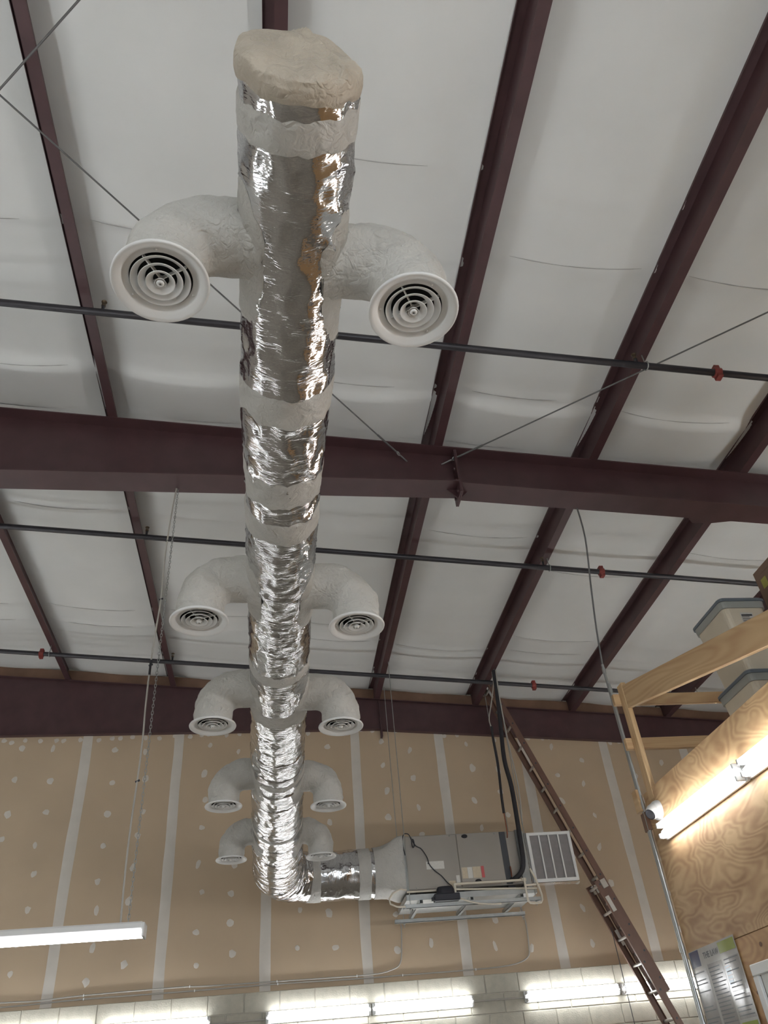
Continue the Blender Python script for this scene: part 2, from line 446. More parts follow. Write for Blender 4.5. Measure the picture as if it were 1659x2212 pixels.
# ------------------------------------------------------------------ steel frames
def rafter(name, yc, hw, segs, splice_x, label, plate_dy):
    r = thing(name, label, 'beam', (splice_x, yc, zf(splice_x) - .5))
    for (x0, x1, z0, z1) in segs:          # bottom heights at x0 and x1
        tw, tfl = .010, .012
        def slab(ya, yb, lo, hi):
            vs = []
            for x, l, h in ((x0, lo(0), hi(0)), (x1, lo(1), hi(1))):
                vs += [(x, ya, l), (x, yb, l), (x, yb, h), (x, ya, h)]
            return MB().add(vs, [(0, 3, 2, 1), (4, 5, 6, 7), (0, 1, 5, 4), (1, 2, 6, 5), (2, 3, 7, 6), (3, 0, 4, 7)])
        X = (x0, x1); ZB = (z0, z1)
        slab(yc - tw / 2, yc + tw / 2, lambda i: ZB[i] + tfl, lambda i: zf(X[i]) - tfl).build('web', 'primer', r)
        slab(yc - hw, yc + hw, lambda i: zf(X[i]) - tfl, lambda i: zf(X[i]) - .001).build('top_flange', 'primer', r)
        slab(yc - hw, yc + hw, lambda i: ZB[i], lambda i: ZB[i] + tfl).build('bottom_flange', 'primer', r)
    zb = segs[0][3]; pw = hw * .82
    for dx in (-.007, .007):
        MB().box((splice_x + dx - .006, yc - pw - plate_dy, zb - .115), (splice_x + dx + .006, yc + pw, zf(splice_x) - .03)).build('splice_plate', 'primer', r)
    for sx in (-1, 1):     # gusset below the flange at the splice
        x = splice_x + sx * .013
        if hw < .1: continue
        MB().add([(x, yc - .006, zb - .004), (x + sx * .09, yc - .006, zb - .004), (x, yc - .006, zb - .1),
                  (x, yc + .006, zb - .004), (x + sx * .09, yc + .006, zb - .004), (x, yc + .006, zb - .1)],
                 [(0, 1, 2), (3, 5, 4), (0, 3, 4, 1), (1, 4, 5, 2), (2, 5, 3, 0)]).build('gusset', 'primer', r)
        for dz in (-.06, .06, .2, .3):
            for dy in (-.06, .06):
                if abs(dy) < hw: MB().lathe([(.0, .012), (.014, .012), (.014, 0)], (splice_x + sx * .013, yc + dy, zb + dz), 6, T=Matrix.Rotation(sx * PI / 2, 4, 'Y')).build('bolt', 'primer', r)
    return r
main_rafter = rafter('roof_rafter', 5.2605, .1245, [(XL, 1.62, 6.171, 6.020), (1.62, XR, 6.000, 5.448)], 1.62, 'deep maroon steel rafter crossing mid view with bolted splice and brace rods', .02)
rafter('roof_rafter', 10.598, .045, [(XL, 1.50, 6.12, 5.985), (1.50, XR, 5.975, 5.44)], 1.50, 'dark maroon end rafter lying along the top of the drywall', .02)

# bracket plate welded to the bottom flange of the main rafter, above the loft
P = [(3.84, 5.38), (4.30, 5.38), (4.24, 5.39), (4.06, 5.445), (3.90, 5.455), (3.84, 5.40)]
vs = [(px, py, 6.000 - .0865 * (px - 1.62) + t) for t in (.002, .010) for (px, py) in P]
MB().add(vs, [tuple(range(6)), tuple(range(11, 5, -1))] + [(k, 6 + k, 6 + (k + 1) % 6, (k + 1) % 6) for k in range(6)]).build('bracket_plate', 'primer', main_rafter)

# purlins: Z sections with the lower flange to the right
def purlin(j, x, where):
    b = MB(); y0, y1 = YF, BACK + .01
    def bar(xa, xb, za, zb):
        vs = [(xx, yy, zf(xx) + zz) for yy in (y0, y1) for (xx, zz) in ((xa, za), (xb, za), (xb, zb), (xa, zb))]
        b.add(vs, [(0, 1, 2, 3), (4, 7, 6, 5), (0, 4, 5, 1), (1, 5, 6, 2), (2, 6, 7, 3), (3, 7, 4, 0)])
    bar(x - .078, x - .074, 0, .2)
    o = b.build('roof_purlin', 'primer', origin=(x, 5, zf(x)))
    tag(o, where, 'beam', 'roof purlins')
    b = MB(); bar(x - .074, x, 0, .004); bar(x - .004, x, .004, .022); b.build('lower_flange', 'primer', o)
    b = MB(); bar(x - .150, x - .078, .196, .2); bar(x - .150, x - .146, .178, .196); b.build('upper_flange', 'primer', o)
    return o
PL = {3: 'maroon purlin crossing the upper left corner behind two crossed brace cables', 5: 'maroon purlin just right of the duct, running between the right diffusers and the rafter splice',
      4: 'maroon purlin directly above the silver duct, showing at the capped end', 6: 'maroon purlin holding the black refrigerant line and ladder top, right of the rafter splice',
      7: 'maroon purlin above the wooden guard post and hanging conduit cable', 8: 'maroon purlin passing behind the plastic bins on the loft', 2: 'leftmost maroon purlin, entering below the left end of the main rafter'}
for j, x in enumerate(PX):
    if XL < x < XR: purlin(j, x, PL.get(j, 'maroon roof purlin out of the photographed view'))
# brace rods
def brace(p0, p1, label, eye_at=None):
    p0 = Vector(p0); p1 = Vector(p1)
    r = thing('brace_cable', label, 'cable', p0, 'roof brace cables')
    MB().tube([p0, p1], .0065, 8).build('cable', 'wire', r)
    d = (p1 - p0).normalized()
    if eye_at:
        q = p0 + d * .16
        MB().tube([q + Vector((math.cos(t) * .022 * d.x - 0, math.cos(t) * .022 * d.y, math.sin(t) * .02)) * 1 for t in [2 * PI * k / 14 for k in range(15)]], .005, 6, False).build('eye', 'galv', r)
        MB().tube([p0 - d * .05, p0 + d * .13], .008, 8).build('eye_bolt', 'galv', r)
        MB().tube([q + d * .03, q + d * .3], .009, 8).build('cable_grip', 'wire', r)
brace((1.205, 5.279, 6.353), (-4.1, -.15, 6.86), 'thin brace cable ending left of the rafter splice, passing behind the duct', True)
brace((1.494, 5.274, 6.326), (6.6, .52, 5.85), 'brace cable from the rafter splice up to the right edge', True)
brace((-4.6, 5.1, 6.90), (.9, -.15, 6.38), 'short visible brace cable crossing another at the upper left corner', None)

# ------------------------------------------------------------------ sprinkler pipes
def pipe(y, label, heads, coups, hangers):
    def pt(x, dz=0): return Vector((x, y, zf(x) - .13 + dz))
    r = thing('sprinkler_pipe', label, 'pipe', pt(0), 'sprinkler pipes under the roof')
    MB().tube([pt(XL), pt(XR)], .029, 14).build('pipe', 'black_pipe', r)
    for x in heads:
        MB().tube([pt(x, .02), pt(x, .075)], .013, 8).build('sprinkler_nipple', 'black_pipe', r)
        h = MB().tube([pt(x, .075), pt(x, .095)], .017, 8)
        h.tube([pt(x - .012, .095), pt(x - .012, .125)], .003, 6); h.tube([pt(x + .012, .095), pt(x + .012, .125)], .003, 6)
        h.lathe([(.0, .004), (.022, .002), (.022, 0), (0, -.002)], pt(x, .125), 10)
        h.build('sprinkler_head', 'bronze', r)
    for x in coups:
        d = (pt(x + 1) - pt(x)).normalized()
        c = MB().tube([pt(x) - d * .03, pt(x) - d * .026, pt(x) + d * .026, pt(x) + d * .03], [.036, .043, .043, .036], 14)
        c.box((x - .022, y - .03, pt(x).z + .03), (x + .022, y + .03, pt(x).z + .062)); c.box((x - .022, y - .03, pt(x).z - .062), (x + .022, y + .03, pt(x).z - .03))
        c.build('coupling', 'coupling', r)
    for x in hangers:
        c = MB().tube([pt(x) + Vector((0, math.cos(t) * .035, math.sin(t) * .035)) for t in [2 * PI * k / 16 for k in range(17)]], .005, 6, False)
        c.build('pipe_hanger', 'galv', r)
        MB().tube([pt(x, .034), pt(x, .135) + Vector((-.0, 0, 0))], .005, 6).build('hanger_rod', 'galv', r)
pipe(3.881, 'black sprinkler pipe nearest the viewer, crossing behind the largest diffusers', (-1.33, 2.86, 5.9), (3.52,), (-2.95, 2.93, 5.87))
pipe(6.760, 'middle black sprinkler pipe, crossing just beyond the main rafter', (-1.36, 2.89), (3.53,), (2.95, -2.95, 5.87))
pipe(9.560, 'black sprinkler pipe farthest away, just before the end rafter', (-1.37,), (3.52, -3.05), (-2.95, 2.96, 5.87))

# ------------------------------------------------------------------ insulated duct
DZ = 3.87
def lerp_tab(t, tab):
    if t <= tab[0][0]: return tab[0][1]
    for (a, va), (b_, vb) in zip(tab, tab[1:]):
        if t <= b_: return va + (vb - va) * (t - a) / (b_ - a)
    return tab[-1][1]
RT = [(.86, .158), (.93, .168), (1.0, .170), (1.6, .171), (2.1, .176), (2.46, .174), (2.56, .167), (3.3, .171), (3.7, .174), (4.22, .181), (4.7, .187), (5.5, .196), (6.2, .208), (7.0, .223), (7.8, .242), (8.6, .257), (9.3, .268), (10.9, .272)]
XT = [(.86, .052), (1.4, .046), (2.1, .032), (2.7, .023), (5.6, .018), (7.2, .018), (8.8, .028)]
EY, ER = 9.27, .45
EX = .03
def axis(s):
    """centre, tangent, right-hand side vector of the duct at arc length s"""
    if s <= EY: return Vector((lerp_tab(s, XT), s, DZ)), Vector((0, 1, 0)), Vector((1, 0, 0))
    a = (s - EY) / ER
    if a < PI / 2:
        return Vector((EX + ER * (1 - math.cos(a)), EY + ER * math.sin(a), DZ)), Vector((math.sin(a), math.cos(a), 0)), Vector((math.cos(a), -math.sin(a), 0))
    return Vector((EX + ER + (s - EY - ER * PI / 2), EY + ER, DZ)), Vector((1, 0, 0)), Vector((0, -1, 0))
SX = EY + ER * PI / 2 - EX - ER       # s = x + SX along the cross run
def dsurf(s, th, off=0, rough=1.0):
    """th = 0 at the bottom, growing towards the right-hand side"""
    c, t, r = axis(s); rad = lerp_tab(s, RT) + off
    q = Vector((math.cos(th) * 2.2, s * 3.2, math.sin(th) * 2.2))
    n1 = noise.noise(q * 1.2)
    n2 = 1.1 * abs(noise.noise(Vector((q.x * 1.2, s * 8, q.z * 1.2)))) + .6 * abs(noise.noise(Vector((q.x * 2.4, s * 20, q.z * 2.4 + 7))))
    fold = max(0, .12 - abs(noise.noise(Vector((q.x * .55, s * 5.5, q.z * .55 + 11))))) / .12
    rad += rough * .0085 * fold ** 1.5 * max(0, .5 + 1.5 * noise.noise(Vector((q.x * .9, s * 2.1, q.z * .9 + 23))))
    rad += rough * (.006 * n1 - .0115 * n2 * (.95 + .6 * abs(noise.noise(Vector((q.x * .7, s * 1.7, q.z * .7))))) + .003)
    return c + (r * math.sin(th) - Vector((0, 0, 1)) * math.cos(th)) * rad
duct = thing('insulated_duct', 'long round silver foil wrapped duct with white taped joints and elbows', 'duct', (0.03, 5.0, DZ))
TH = 72
foils = [(.915, 1.02), (1.02, 2.08), (2.08, 2.57), (2.57, 2.84), (2.84, 4.36), (4.36, 4.86), (4.86, 6.1), (6.1, 7.3), (7.3, 9.05), (9.05, 9.98 + .1), (10.08, 1.05 + SX), (1.05 + SX, 1.22 + SX)]
for (a, c2) in foils:
    n = max(4, int((c2 - a) / .012))
    MB().grid(lambda u, v: dsurf(a + (c2 - a) * u, 2 * PI * v), n, TH, closed_v=True).build('foil_jacket', 'foil_cross' if a > 10 else 'foil', duct)
def band(a, c2, jag=.012, th0=0, th1=2 * PI, off=.0035, material='tape', slant=0):
    full = abs(th1 - th0 - 2 * PI) < 1e-6
    def fn(u, v):
        th = th0 + (th1 - th0) * v
        k = Vector((math.cos(th) * 3, math.sin(th) * 3, a * 5))
        aa = a + jag * fbm(k, 1, 3) + slant * math.sin(th); bb = c2 + jag * fbm(k + Vector((3, 8, 1)), 1, 3) + slant * math.sin(th)
        e = min(1, min(u, 1 - u) * 12) if True else 1
        return dsurf(aa + (bb - aa) * u, th, off * e + .0002, 1 - .45 * e)
    MB().grid(fn, max(6, int((c2 - a) / .012)), TH, closed_v=full).build('tape_band', material, duct)
for t in ((.985, 1.085, .012), (2.0, 2.15, .022), (2.49, 2.66, .018), (2.77, 2.92, .014), (4.25, 4.36, .03), (4.80, 4.97, .02), (6.06, 6.16, .012), (7.42, 7.50, .012),
          (.36 + SX, .52 + SX, .008), (.96 + SX, 1.10 + SX, .008)):
    band(t[0], t[1], t[2])
# loose folds of foil: thin raised rings
for s0 in (5.62, 5.93, 6.28, 6.6, 7.72, 8.15, 8.6, 9.0, 9.25, 9.5):
    def fn(u, v, s0=s0):
        th = -1.9 + 3.8 * v
        w_ = .017; ss = s0 + w_ * (u - .5) + .03 * math.cos(th) + .03 * noise.noise(Vector((th * 1.5, s0 * 7, 0)))
        return dsurf(ss, th, .011 * math.sin(u * PI) * (.6 + noise.noise(Vector((th * 2, s0 * 5, 3)))) - .003, .6)
    MB().grid(fn, 5, 48).build('foil_fold', 'foil', duct)
# end cap
def capf(u, v):
    th = 2 * PI * v
    k = 1 - u
    s0 = .905
    c, t, r = axis(s0)
    rad = lerp_tab(.93, RT) + .006
    prof = [(1.0, .046), (1.02, .03), (1.01, .005), (.97, -.014), (.86, -.026), (.6, -.034), (.3, -.037), (.0, -.038)]
    i = min(int(u * 7), 6); f = u * 7 - i
    kr = prof[i][0] * (1 - f) + prof[i + 1][0] * f; dy = prof[i][1] * (1 - f) + prof[i + 1][1] * f
    rr = rad * kr
    x = math.sin(th) * rr; z = -math.cos(th) * rr
    yw = .11 * x + .03 * z           # the flap slants across the end
    w2 = .016 * fbm((x * 8, z * 8, 2), 1, 3) - .016 * max(0, 1 - abs(x + z * .5 - .07) / .02)
    p = c + Vector((x, dy + yw + w2 + (.008 * fbm((math.cos(th) * 2.5, math.sin(th) * 2.5, 5), 1, 3) if u < .05 else 0), z))
    if u > .3: p.z += .012 * noise.noise(Vector((x * 6, z * 6, 0)))
    return p
MB().grid(capf, 42, TH, closed_v=True).build('end_cap', 'cap', duct)
# transition boot from round run to the square air handler
def boot(u, v):
    th = 2 * PI * v; x = 1.14 + .34 * u
    c = Vector((x, EY + ER, DZ)); rr = .277
    cx, cz = math.sin(th), -math.cos(th)
    k = max(abs(cx), abs(cz)); sq = Vector((0, cx / k * .30 * -1, cz / k * .30)); sq.z += .03
    ro = Vector((0, -cx * rr, cz * rr))
    e = u * u * (3 - 2 * u)
    return c + ro.lerp(sq, e) + Vector((0, 0, .006 * noise.noise(Vector((x * 12, th * 2, 0)))))
MB().grid(boot, 16, TH, closed_v=True).build('transition_boot', 'tape', duct)
# branch elbows
PAIRS = [(1.455, 1.52), (3.45, 3.52), (4.74, 4.81), (6.30, 6.40), (7.85, 7.90)]
DX = .40; BR = .155; ZD = 3.62
WH = {0: 'nearest the capped end', 1: 'second from the capped end', 2: 'third from the capped end', 3: 'fourth from the capped end', 4: 'nearest the air handler'}
diff_spots = []
for i, (yl, yr) in enumerate(PAIRS):
    for sd, y in ((-1, yl), (1, yr)):
        xc = axis(y)[0].x; xd = xc + sd * (DX + .008 * (i - 2)) + (-.012 if sd < 0 else .0)
        path = [Vector((xc + sd * .10, y, DZ + .0))]
        n0 = 6; xe = xd - sd * BR
        for k in range(1, n0 + 1): path.append(Vector((xc + sd * .10 + (xe - xc - sd * .10) * k / n0, y, DZ)))
        for k in range(1, 13):
            a = k / 12 * PI / 2; path.append(Vector((xe + sd * BR * math.sin(a), y, DZ - BR * (1 - math.cos(a)))))
        for k in range(1, 4): path.append(Vector((xd, y, DZ - BR - (DZ - BR - ZD - .012) * k / 3)))
        N = len(path); n = 56; sdn = R.uniform(0, 40)
        def el(u, v, path=path, sdn=sdn, sd=sd, xe_=xe, y_=y):
            f = u * (len(path) - 1); a = min(int(f), len(path) - 2); f -= a
            p = path[a].lerp(path[a + 1], f); L = len(path) - 1
            d0 = (path[min(a + 1, L)] - path[max(a - 1, 0)]).normalized(); d1 = (path[min(a + 2, L)] - path[a]).normalized()
            d = d0.lerp(d1, f).normalized()
            yv = Vector((0, 1, 0)); zv = d.cross(yv).normalized(); t = 2 * PI * v
            dirv = yv * math.cos(t) + zv * math.sin(t)
            kk = p + dirv * .12 - Vector((xe_, y_, DZ - BR)); kk.y = 0; kk = max(0, min(1, (kk.length - .02) / .16))
            rr = .121 + (.022 * max(0, 1 - u * 7)) + .012 * kk * fbm((p + dirv * .12) * 8 + Vector((sdn, 0, 0)), 1, 3) + .004 * kk * abs(noise.noise((p + dirv * .12) * 26 + Vector((0, sdn, 0))))
            if u > .93: rr = .119
            return p + dirv * rr
        e = MB().grid(el, 84, n, closed_v=True).build('branch_elbow', 'tape', duct)
        # white taped saddle around the branch
        def sad(u, v, y=y, sd=sd, sdn=sdn, i=i):
            th_c = PI / 2; a = 2 * PI * v; q = 1 + .16 * noise.noise(Vector((math.cos(a) * 2, math.sin(a) * 2, sdn)))
            hs = (.235 if i else .25) * q; ht = 1.0 * q
            ee = abs(math.cos(a)) ** .7 * math.copysign(1, math.cos(a)); ff = abs(math.sin(a)) ** .7 * math.copysign(1, math.sin(a))
            e2 = min(1, (1 - u) * 10)
            return dsurf(y + .02 + u * hs * ee, sd * (th_c + u * ht * ff), .005 * e2 + .0003, 1 - .5 * e2)
        MB().grid(sad, 14, 44, closed_v=True).build('tape_saddle', 'tape', duct)
        diff_spots.append((xd, y, sd, i))
# rods hanging the duct from the purlin above
for y in (2.6, 4.4, 6.6, 8.4):
    MB().tube([(.01, y, DZ + lerp_tab(y, RT) - .02), (.01, y, zf(0.01) + .004)], .005, 6).build('hanger_rod', 'galv', duct)

# ------------------------------------------------------------------ round diffusers
def make_diffuser():
    r = thing('ceiling_diffuser', '', 'diffuser', (0, 0, 0), 'round white diffusers under the duct')
    # outer flange: lip, concave cone, flat mounting ring, throat
    MB().lathe([(.132, .016), (.143, .012), (.146, .006), (.144, 0), (.139, -.001), (.130, .003), (.120, .010), (.114, .014), (.113, .016), (.098, .018), (.0945, .018), (.0935, .024)], n=56).build('flange', 'white_metal', r)
    for i, (ro, zz) in enumerate(((.0885, .009), (.0655, .005), (.0425, .001))):
        ri = ro - .0190
        MB().lathe([(ri, zz + .022), (ri + .004, zz + .013), (ro - .002, zz + .001), (ro, zz), (ro + .0012, zz + .002), (ri + .006, zz + .015), (ri + .002, zz + .022)], n=56).build('louver_ring', 'white_metal', r)
    MB().lathe([(.008, .03), (.011, .014), (.0175, .000), (.0170, -.001), (.012, .006), (.010, .012)], n=40).build('louver_ring', 'white_metal', r)
    MB().lathe([(.0, -.003), (.004, -.003), (.005, -.005), (.010, -.004), (.0125, .001), (.0115, .012), (.006, .03)], n=28).build('hub', 'white_metal', r); hub = r.children[-1] if r.children else None
    hub = [o for o in bpy.data.objects if o.parent == r and o.name.startswith('hub')][-1]
    MB().lathe([(.0, -.0052), (.003, -.0052)], n=12).build('hub_screw', 'wire', hub)
    for a in (.55, .55 + PI / 2):
        d = Vector((math.cos(a), math.sin(a), 0)); q = Vector((-d.y, d.x, 0))
        MB().box((-.091, -.0014, .018), (.091, .0014, .034), Matrix.Rotation(a, 4, 'Z')).build('cross_bar', 'white_metal', r)
    for k in range(3):
        a = .5 + 2 * PI * k / 3
        MB().lathe([(0, .0135), (.004, .0135), (.0048, .0165)], (.1045 * math.cos(a), .1045 * math.sin(a), .0005), 10).build('screw', 'white_metal', r)
    MB().lathe([(.0, .058), (.0937, .058), (.0937, .024)], n=40).build('throat', 'dark', r)  # closed lining, coloured dark to stand for the shade between the louvers
    return r
dp = make_diffuser()
for k, (x, y, sd, i) in enumerate(diff_spots):
    o = dp if k == 0 else copy_tree(dp)
    o.location = (x, y, ZD - .004); o.rotation_euler = (0, 0, (2.2 if sd < 0 else .55) + R.uniform(-.15, .15))
    o['label'] = 'round white louvered diffuser on the %s branch elbow %s' % ('left' if sd < 0 else 'right', WH[i])

# ------------------------------------------------------------------ air handler
AY0, AY1 = 9.47, 10.02; AZ0, AZ1 = 3.605, 4.20
ah = thing('air_handler', 'grey sheet metal air handler box hung at the end of the duct', 'air handler', (2.15, 9.75, AZ0))
MB().bevbox((1.50, AY0 + .012, AZ0), (2.86, AY1, AZ1), .004).build('cabinet', 'cabinet', ah)
MB().bevbox((1.515, AY0, AZ0 + .008), (2.128, AY0 + .014, AZ1 - .006), .003).build('access_panel', 'cabinet', ah)
MB().bevbox((2.135, AY0, AZ0 + .008), (2.66, AY0 + .014, AZ1 - .002), .003).build('access_panel', 'cabinet', ah)
MB().bevbox((2.735, AY0 + .004, AZ0 + .008), (2.85, AY0 + .016, AZ1 - .006), .003).build('end_panel', 'cabinet', ah)
MB().box((2.662, AY0 + .006, AZ0 + .01), (2.733, AY0 + .013, AZ1 - .004)).build('recess_strip', 'ink', ah)
MB().bevbox((1.475, AY0 - .012, AZ0 - .004), (1.512, AY1, AZ1 + .004), .003).build('corner_flange', 'galv', ah)
for (x0, z0, x1, z1, mt, nm) in ((1.74, 3.82, 1.95, 3.905, 'paper', 'rating_label'), (2.15, 3.70, 2.215, 3.82, 'cream', 'wiring_label'), (2.218, 3.70, 2.275, 3.82, 'paper', 'wiring_label'), (2.28, 3.70, 2.375, 3.822, 'cream', 'wiring_label'), (2.38, 3.70, 2.415, 3.825, 'redlabel', 'warning_label'), (1.985, 3.605, 2.06, 3.685, 'cream', 'small_label'), (2.075, 3.625, 2.115, 3.74, 'paper', 'small_label')):
    MB().box((x0, AY0 - .0015, z0), (x1, AY0 + .001, z1)).build(nm, mt, ah)
MB().box((1.757, AY0 - .002, 3.88), (1.769, AY0 - .001, 3.893)).build('label_mark', 'ink', ah)
for (x, z) in ((2.235, 4.165), (2.33, 3.665)):
    MB().lathe([(0, .018), (.026, .016), (.03, 0)], (x, AY0, z), 20, T=Matrix.Rotation(PI / 2, 4, 'X') @ Matrix.Diagonal((1.25, .75, 1, 1))).build('knockout_plug', 'rubber', ah)
for (x, z) in ((1.60, 4.18), (2.05, 4.18), (2.6, 4.18), (1.6, 3.63), (2.6, 3.63)):
    MB().lathe([(0, .006), (.006, .005), (.007, 0)], (x, AY0, z), 8, T=Matrix.Rotation(PI / 2, 4, 'X')).build('panel_screw', 'galv', ah)
MB().box((2.86, AY0 - .01, AZ0 - .01), (2.90, AY1, AZ1 + .01)).build('end_flange', 'galv', ah)
# return plenum with grille
rg = thing('return_plenum', 'square return air box with a white barred filter grille, right of air handler', 'vent', (3.25, 9.8, 3.62))
MB().bevbox((2.905, 9.52, 3.615), (3.56, 9.66, 4.18), .006).build('plenum_box', 'foil', rg)
gx0, gx1, gz0, gz1 = 3.0, 3.55, 3.62, 4.175
f = MB()
for (a, c2) in (((gx0, 9.495, gz1 - .035), (gx1, 9.52, gz1)), ((gx0, 9.495, gz0), (gx1, 9.52, gz0 + .035)), ((gx0, 9.495, gz0 + .03), (gx0 + .038, 9.52, gz1 - .03)), ((gx1 - .035, 9.495, gz0 + .03), (gx1, 9.52, gz1 - .03))): f.bevbox(a, c2, .004)
f.build('grille_frame', 'white_metal', rg)
for k in range(1, 4):
    x = gx0 + .035 + (gx1 - gx0 - .07) * k / 4
    MB().bevbox((x - .009, 9.498, gz0 + .03), (x + .009, 9.510, gz1 - .03), .003).build('grille_bar', 'white_metal', rg)
MB().box((gx0 + .03, 9.512, gz0 + .03), (gx1 - .03, 9.5195, gz1 - .03)).build('filter', 'filter', rg)
MB().bevbox((2.905, 9.49, 3.56), (2.965, 9.53, 4.20), .004).build('corner_angle', 'galv', rg)

# support frame hung on threaded rods
sf = thing('hanging_support', 'galvanised strut frame and drain pan hung under the air handler', 'support', (2.2, 9.8, 3.42))
for y in (9.40, 10.18):
    f = MB()
    f.box((1.42, y - .02, 3.405), (3.02, y + .02, 3.41)); f.box((1.42, y - .02, 3.405), (3.02, y - .016, 3.446)); f.box((1.42, y + .016, 3.405), (3.02, y + .02, 3.446))
    f.build('strut_rail', 'galv', sf)
for x in (1.62, 2.2, 2.78):
    f = MB(); f.box((x - .02, 9.36, 3.446), (x + .02, 10.24, 3.451)); f.box((x - .02, 9.36, 3.446), (x - .016, 10.24, 3.487)); f.box((x + .016, 9.36, 3.446), (x + .02, 10.24, 3.487))
    f.build('cross_strut', 'galv', sf)
f = MB(); f.box((1.46, 9.40, 3.490), (2.98, 10.12, 3.495))
f.box((1.46, 9.40, 3.495), (2.98, 9.404, 3.55)); f.box((1.46, 10.116, 3.495), (2.98, 10.12, 3.55)); f.box((1.46, 9.40, 3.495), (1.464, 10.12, 3.55)); f.box((2.976, 9.40, 3.495), (2.98, 10.12, 3.55))
f.build('drain_pan', 'galv', sf)
for x in (1.65, 2.2, 2.72):
    MB().box((x - .04, 9.5, 3.495), (x + .04, 10.0, 3.605)).build('rubber_foot', 'rubber', sf)
for (x, y) in ((1.50, 9.40), (1.53, 10.18), (2.95, 9.40), (2.99, 10.18)):
    MB().tube([(x, y, 3.36), (x, y, zf(x) + .003)], .005, 6).build('threaded_rod', 'galv', sf)
    MB().lathe([(0, 0), (.014, 0), (.014, .012), (0, .012)], (x, y, 3.392), 6).build('nut', 'galv', sf)
# pvc condensate piping
pv = thing('condensate_drain', 'white plastic drain pipe with trap loop under the air handler', 'pipe', (2.5, 9.36, 3.5))
MB().tube([(2.02, 9.365, 3.62), (2.10, 9.365, 3.625), (2.82, 9.365, 3.625)], .014, 10).build('drain_pipe', 'pvc', pv)
MB().tube([(2.02, 9.365, 3.63), (2.02, 9.365, 3.52), (2.02, 9.365, 3.485)], .014, 10).build('drain_drop', 'pvc', pv)
MB().tube([(1.47, 9.385, 3.575), (2.0, 9.385, 3.575), (2.98, 9.385, 3.535)], .011, 10).build('overflow_pipe', 'pvc', pv)
lp = [(2.83, 9.33, 3.64), (2.83, 9.33, 3.45), (2.835, 9.33, 3.40), (2.855, 9.33, 3.375), (2.90, 9.33, 3.37), (2.98, 9.33, 3.375), (3.0, 9.33, 3.40), (3.005, 9.33, 3.45), (2.97, 9.34, 3.62), (2.93, 9.36, 3.74)]
MB().tube(lp, .012, 10).build('trap_loop', 'pvc', pv)
MB().tube([(2.83, 9.33, 3.56), (2.96, 9.33, 3.565)], .011, 10).build('trap_bridge', 'pvc', pv)
MB().tube([(2.805, 9.35, 3.625), (2.855, 9.35, 3.625)], .020, 10).build('elbow_fitting', 'pvc', pv)
lw = [(1.47, 9.40, 3.60), (1.40, 9.38, 3.61), (1.31, 9.36, 3.57), (1.26, 9.34, 3.51), (1.27, 9.34, 3.455), (1.34, 9.36, 3.43), (1.44, 9.38, 3.425)]
tag(MB().tube(lw, .010, 8).build('drain_hose', 'pvc'), 'short white hose looping at the left end of the drain pan', 'hose')
# condensate pump on the front rail
cp = thing('condensate_pump', 'small black condensate pump box on the strut rail', 'pump', (1.92, 9.33, 3.445))
MB().bevbox((1.76, 9.27, 3.447), (2.05, 9.385, 3.52), .008).build('tank', 'blackplastic', cp)
MB().lathe([(.09, 0), (.088, .05), (.075, .075), (.0, .085)], (1.90, 9.33, 3.52), 24, T=Matrix.Diagonal((1.15, .62, 1, 1))).build('motor_cover', 'blackplastic', cp)
MB().box((1.735, 9.30, 3.46), (1.76, 9.35, 3.49)).build('mounting_tab', 'blackplastic', cp)
tag(MB().tube([(2.05, 9.33, 3.47), (2.15, 9.32, 3.43), (2.28, 9.32, 3.40), (2.42, 9.34, 3.39), (2.53, 9.38, 3.398)], .009, 8).build('discharge_hose', 'pvc'), 'pale hose leaving the black pump along the strut rail', 'hose')
cw = [(1.50, 9.44, 3.98), (1.478, 9.44, 4.12), (1.50, 9.44, 4.21), (1.56, 9.45, 4.215), (1.60, 9.455, 4.14), (1.64, 9.455, 4.08), (1.70, 9.455, 4.045), (1.755, 9.455, 3.95), (1.775, 9.455, 3.87), (1.83, 9.455, 3.80), (1.90, 9.45, 3.74), (1.96, 9.44, 3.66), (2.0, 9.40, 3.61), (1.99, 9.36, 3.565)]
def smooth_path(p, n=4):
    p = [Vector(q) for q in p]; out = []
    for i in range(len(p) - 1):
        p0, p1, p2, p3 = p[max(i - 1, 0)], p[i], p[i + 1], p[min(i + 2, len(p) - 1)]
        for k in range(n):
            t = k / n
            out.append(.5 * ((2 * p1) + (p2 - p0) * t + (2 * p0 - 5 * p1 + 4 * p2 - p3) * t * t + (3 * p1 - p0 - 3 * p2 + p3) * t ** 3))
    return out + [p[-1]]
pc = thing('pump_cord', 'thin black power cord draped over the air handler front to the pump', 'cord', (1.75, 9.45, 3.9))
MB().tube(smooth_path(cw), .0055, 6).build('cord', 'blackplastic', pc)
MB().tube(smooth_path([(1.605 + .014 * math.cos(t), 9.448, 4.11 + .045 * math.sin(t)) for t in [2 * PI * k / 10 for k in range(11)]], 2), .006, 6).build('cord_coil', 'blackplastic', pc)
